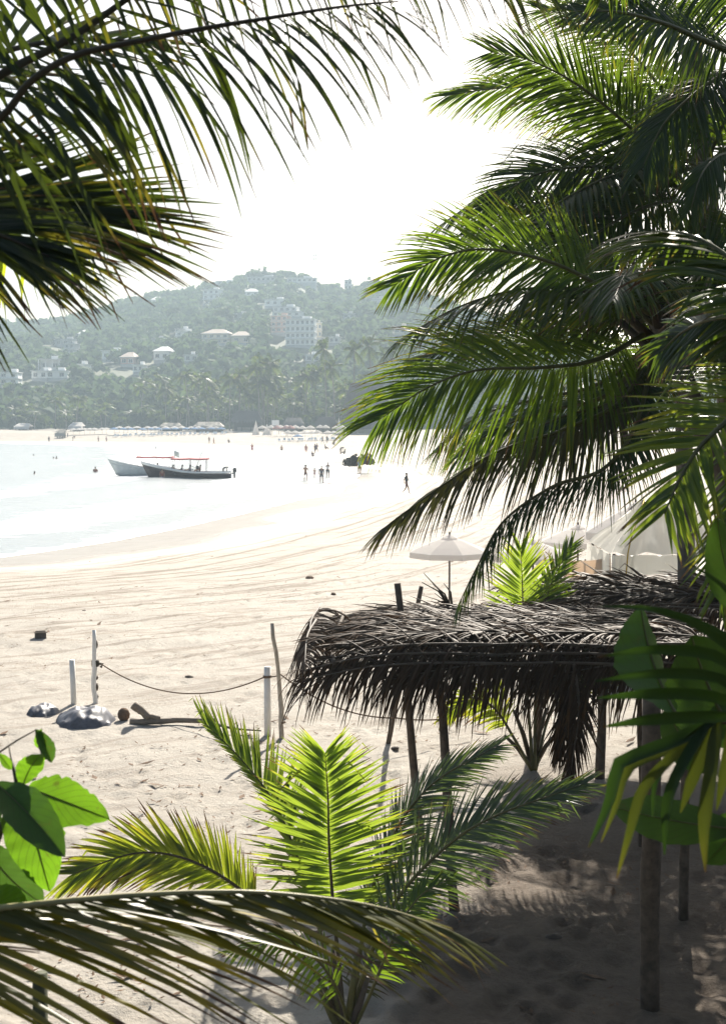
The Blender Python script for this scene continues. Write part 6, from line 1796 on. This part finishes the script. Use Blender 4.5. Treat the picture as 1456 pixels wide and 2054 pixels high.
# right foreground: large leaved bush
dR = 5.2
bp = P(1560, 1700, dR)
BR = thing('broadleaf_plant', 'large leaved bush in the shade at the right edge', 'plant', (bp[0], bp[1], 0))
mb = MB(); mb.tube([(bp[0], bp[1], -.2), (bp[0] + .03, bp[1], 2.0), P(1560, 1700, dR), P(1530, 1450, dR), P(1510, 1200, dR), P(1480, 1050, dR)], [.06, .045, .03, .022, .014, .006], 8)
mb.obj('stem', M['rachis_dark'], BR)
def br_(b0, t0, across, wpx, **kw):
    a_ = P(*b0); c_ = P(*t0)
    mb = MB(); q = P(1525, (b0[1] + 1500) / 2, dR)
    mb.tube([q, (q + a_) / 2 + np.array((0, 0, .02)), a_], [.010, .008, .005], 6); mb.obj('stem', M['rachis_dark'], BR)
    broad_leaf(BR, a_, c_, np.array(across, float), wpx / F_PX * dR, **kw)
M['bush'] = leaf_mat('bush_leaf', (0.03, 0.065, 0.014), (0.045, 0.09, 0.018), (0.10, 0.20, 0.02), 0.4, 0.45, veins=True, spec=.3)
br_((1475, 1500, dR), (1375, 1278, dR + .05), (1, .2, .1), 200, seed=21, cup=.06, notch=.02, shape=.9, mat='bush')
br_((1345, 1440, dR - .1), (1275, 1226, dR + .1), (.85, .5, .15), 165, seed=22, cup=.12, fold=.55, notch=.02, mat='broad_dark', bend=.08)
br_((1480, 1670, dR - .05), (1215, 1622, dR - .1), (.05, .45, .9), 92, seed=23, cup=.10, notch=.02, mat='bush', bend=.10, shape=1.1)
br_((1490, 1250, dR + .1), (1425, 1040, dR + .1), (1, .3, .1), 95, seed=24, cup=.1, notch=.03, mat='bush')
br_((1500, 1620, dR), (1420, 1740, dR), (.9, .2, .4), 110, seed=25, cup=.1, notch=.02, mat='broad_dark')
br_((1330, 1425, dR + .1), (1420, 1560, dR + .1), (.8, -.4, .4), 90, seed=26, cup=.1, notch=.02, mat='broad_dark')
br_((1470, 1330, dR + .15), (1350, 1470, dR + .1), (.7, -.3, .6), 100, seed=27, cup=.1, notch=.02, mat='broad_dark')

# narrow leaflets of a small palm right in front of it
dN = 3.6
pr = P(1640, 1500, dN)
NP = thing('areca_palm', 'small palm with wide dark leaflets spread in front of the bush at the right edge', 'palm tree', (pr[0], pr[1] - .05, 0))
mb = MB(); mb.tube([(pr[0], pr[1] - .05, -.2), (pr[0], pr[1] - .05, 3.0), P(1660, 1640, dN), P(1600, 1470, dN)], [.04, .03, .02, .012], 8); mb.obj('stem', M['rachis'], NP)
rp = PP((1640, 1500, dN), (1560, 1452, dN), (1480, 1436, dN), (1418, 1448, dN))
mb = MB(); mb.tube(spline(rp, 20), np.linspace(.009, .003, 20), 7, mat=0)
Nf = mb.obj('frond', M['rachis'], NP)
def strip(pts, wpx, mat, seed, d=dN):
    k = 12
    c = spline([P(*p) for p in pts], k)
    T = unit(np.gradient(c, axis=0))
    r = np.random.default_rng(seed)
    view = unit(c - np.array((0, 0, CAM_Z)))
    wv = unit(np.cross(T, view)); wv = unit(wv + np.cross(T, wv) * r.uniform(-.6, .6))
    nr = np.cross(wv, T)
    u = np.linspace(0, 1, k)
    w = wpx / F_PX * d * .5 * np.minimum(1, .45 + u * 4) * np.clip((1 - u) / .38, .04, 1) ** .7
    LV = np.stack([c - wv * w[:, None] - nr * (w * .4)[:, None], c + nr * (w * .25)[:, None], c + wv * w[:, None] - nr * (w * .4)[:, None]], 1)[None]
    lb = MB(); lb.leaflets(LV, np.array([r.uniform(.1, .6)]), u, 0); lb.obj('leaflet', M[mat], Nf)
M['areca'] = leaf_mat('areca_blade', (0.014, 0.036, 0.009), (0.028, 0.058, 0.012), (0.05, 0.11, 0.012), 0.25, 0.45, brown_tip=.05, spec=.3)
M['areca_yellow'] = leaf_mat('areca_yellow_blade', (0.035, 0.055, 0.010), (0.06, 0.075, 0.014), (0.12, 0.15, 0.015), 0.35, 0.45, yellow=.45, brown_tip=.06, ycol=(0.11, 0.09, 0.01), spec=.3)
for i, (pts, w, mt) in enumerate((
        (((1600, 1470, dN), (1500, 1330, dN), (1400, 1255, dN), (1305, 1222, dN)), 26, 'areca'),
        (((1585, 1462, dN), (1480, 1300, dN + .1), (1330, 1228, dN + .1), (1197, 1216, dN + .1)), 24, 'areca'),
        (((1560, 1452, dN), (1456, 1325, dN), (1320, 1302, dN), (1197, 1318, dN)), 30, 'areca'),
        (((1530, 1445, dN), (1450, 1362, dN - .05), (1320, 1350, dN - .05), (1193, 1366, dN - .05)), 28, 'areca'),
        (((1505, 1440, dN), (1440, 1398, dN), (1320, 1390, dN), (1197, 1400, dN)), 30, 'areca'),
        (((1470, 1437, dN), (1400, 1436, dN - .05), (1300, 1442, dN - .05), (1208, 1458, dN - .05)), 32, 'areca'),
        (((1440, 1442, dN), (1360, 1484, dN), (1265, 1520, dN), (1238, 1540, dN), (1222, 1610, dN), (1180, 1700, dN)), 34, 'areca'),
        (((1436, 1444, dN), (1350, 1500, dN + .05), (1262, 1540, dN + .05), (1234, 1620, dN + .05), (1205, 1690, dN + .05)), 24, 'areca_yellow'),
        (((1424, 1448, dN), (1340, 1525, dN), (1288, 1584, dN), (1262, 1670, dN), (1236, 1763, dN)), 26, 'areca_yellow'),
        (((1420, 1450, dN), (1370, 1530, dN - .05), (1338, 1610, dN - .05), (1332, 1715, dN - .05)), 28, 'areca'),
        (((1430, 1448, dN), (1395, 1540, dN), (1364, 1630, dN)), 32, 'areca_yellow'),
        (((1440, 1444, dN), (1424, 1560, dN - .08), (1412, 1660, dN - .08), (1414, 1750, dN - .08)), 34, 'areca_yellow'),
        (((1470, 1440, dN), (1452, 1540, dN), (1436, 1625, dN)), 30, 'areca_yellow'),
        (((1500, 1440, dN), (1490, 1560, dN), (1465, 1680, dN)), 30, 'areca'),
        (((1620, 1485, dN), (1540, 1300, dN), (1456, 1180, dN), (1380, 1130, dN)), 24, 'areca'),
        (((1430, 1446, dN), (1370, 1500, dN + .08), (1318, 1560, dN + .08), (1308, 1640, dN + .08)), 22, 'areca'))):
    strip(pts, w * .82, mt, 600 + i)
bpy.context.view_layer.update()
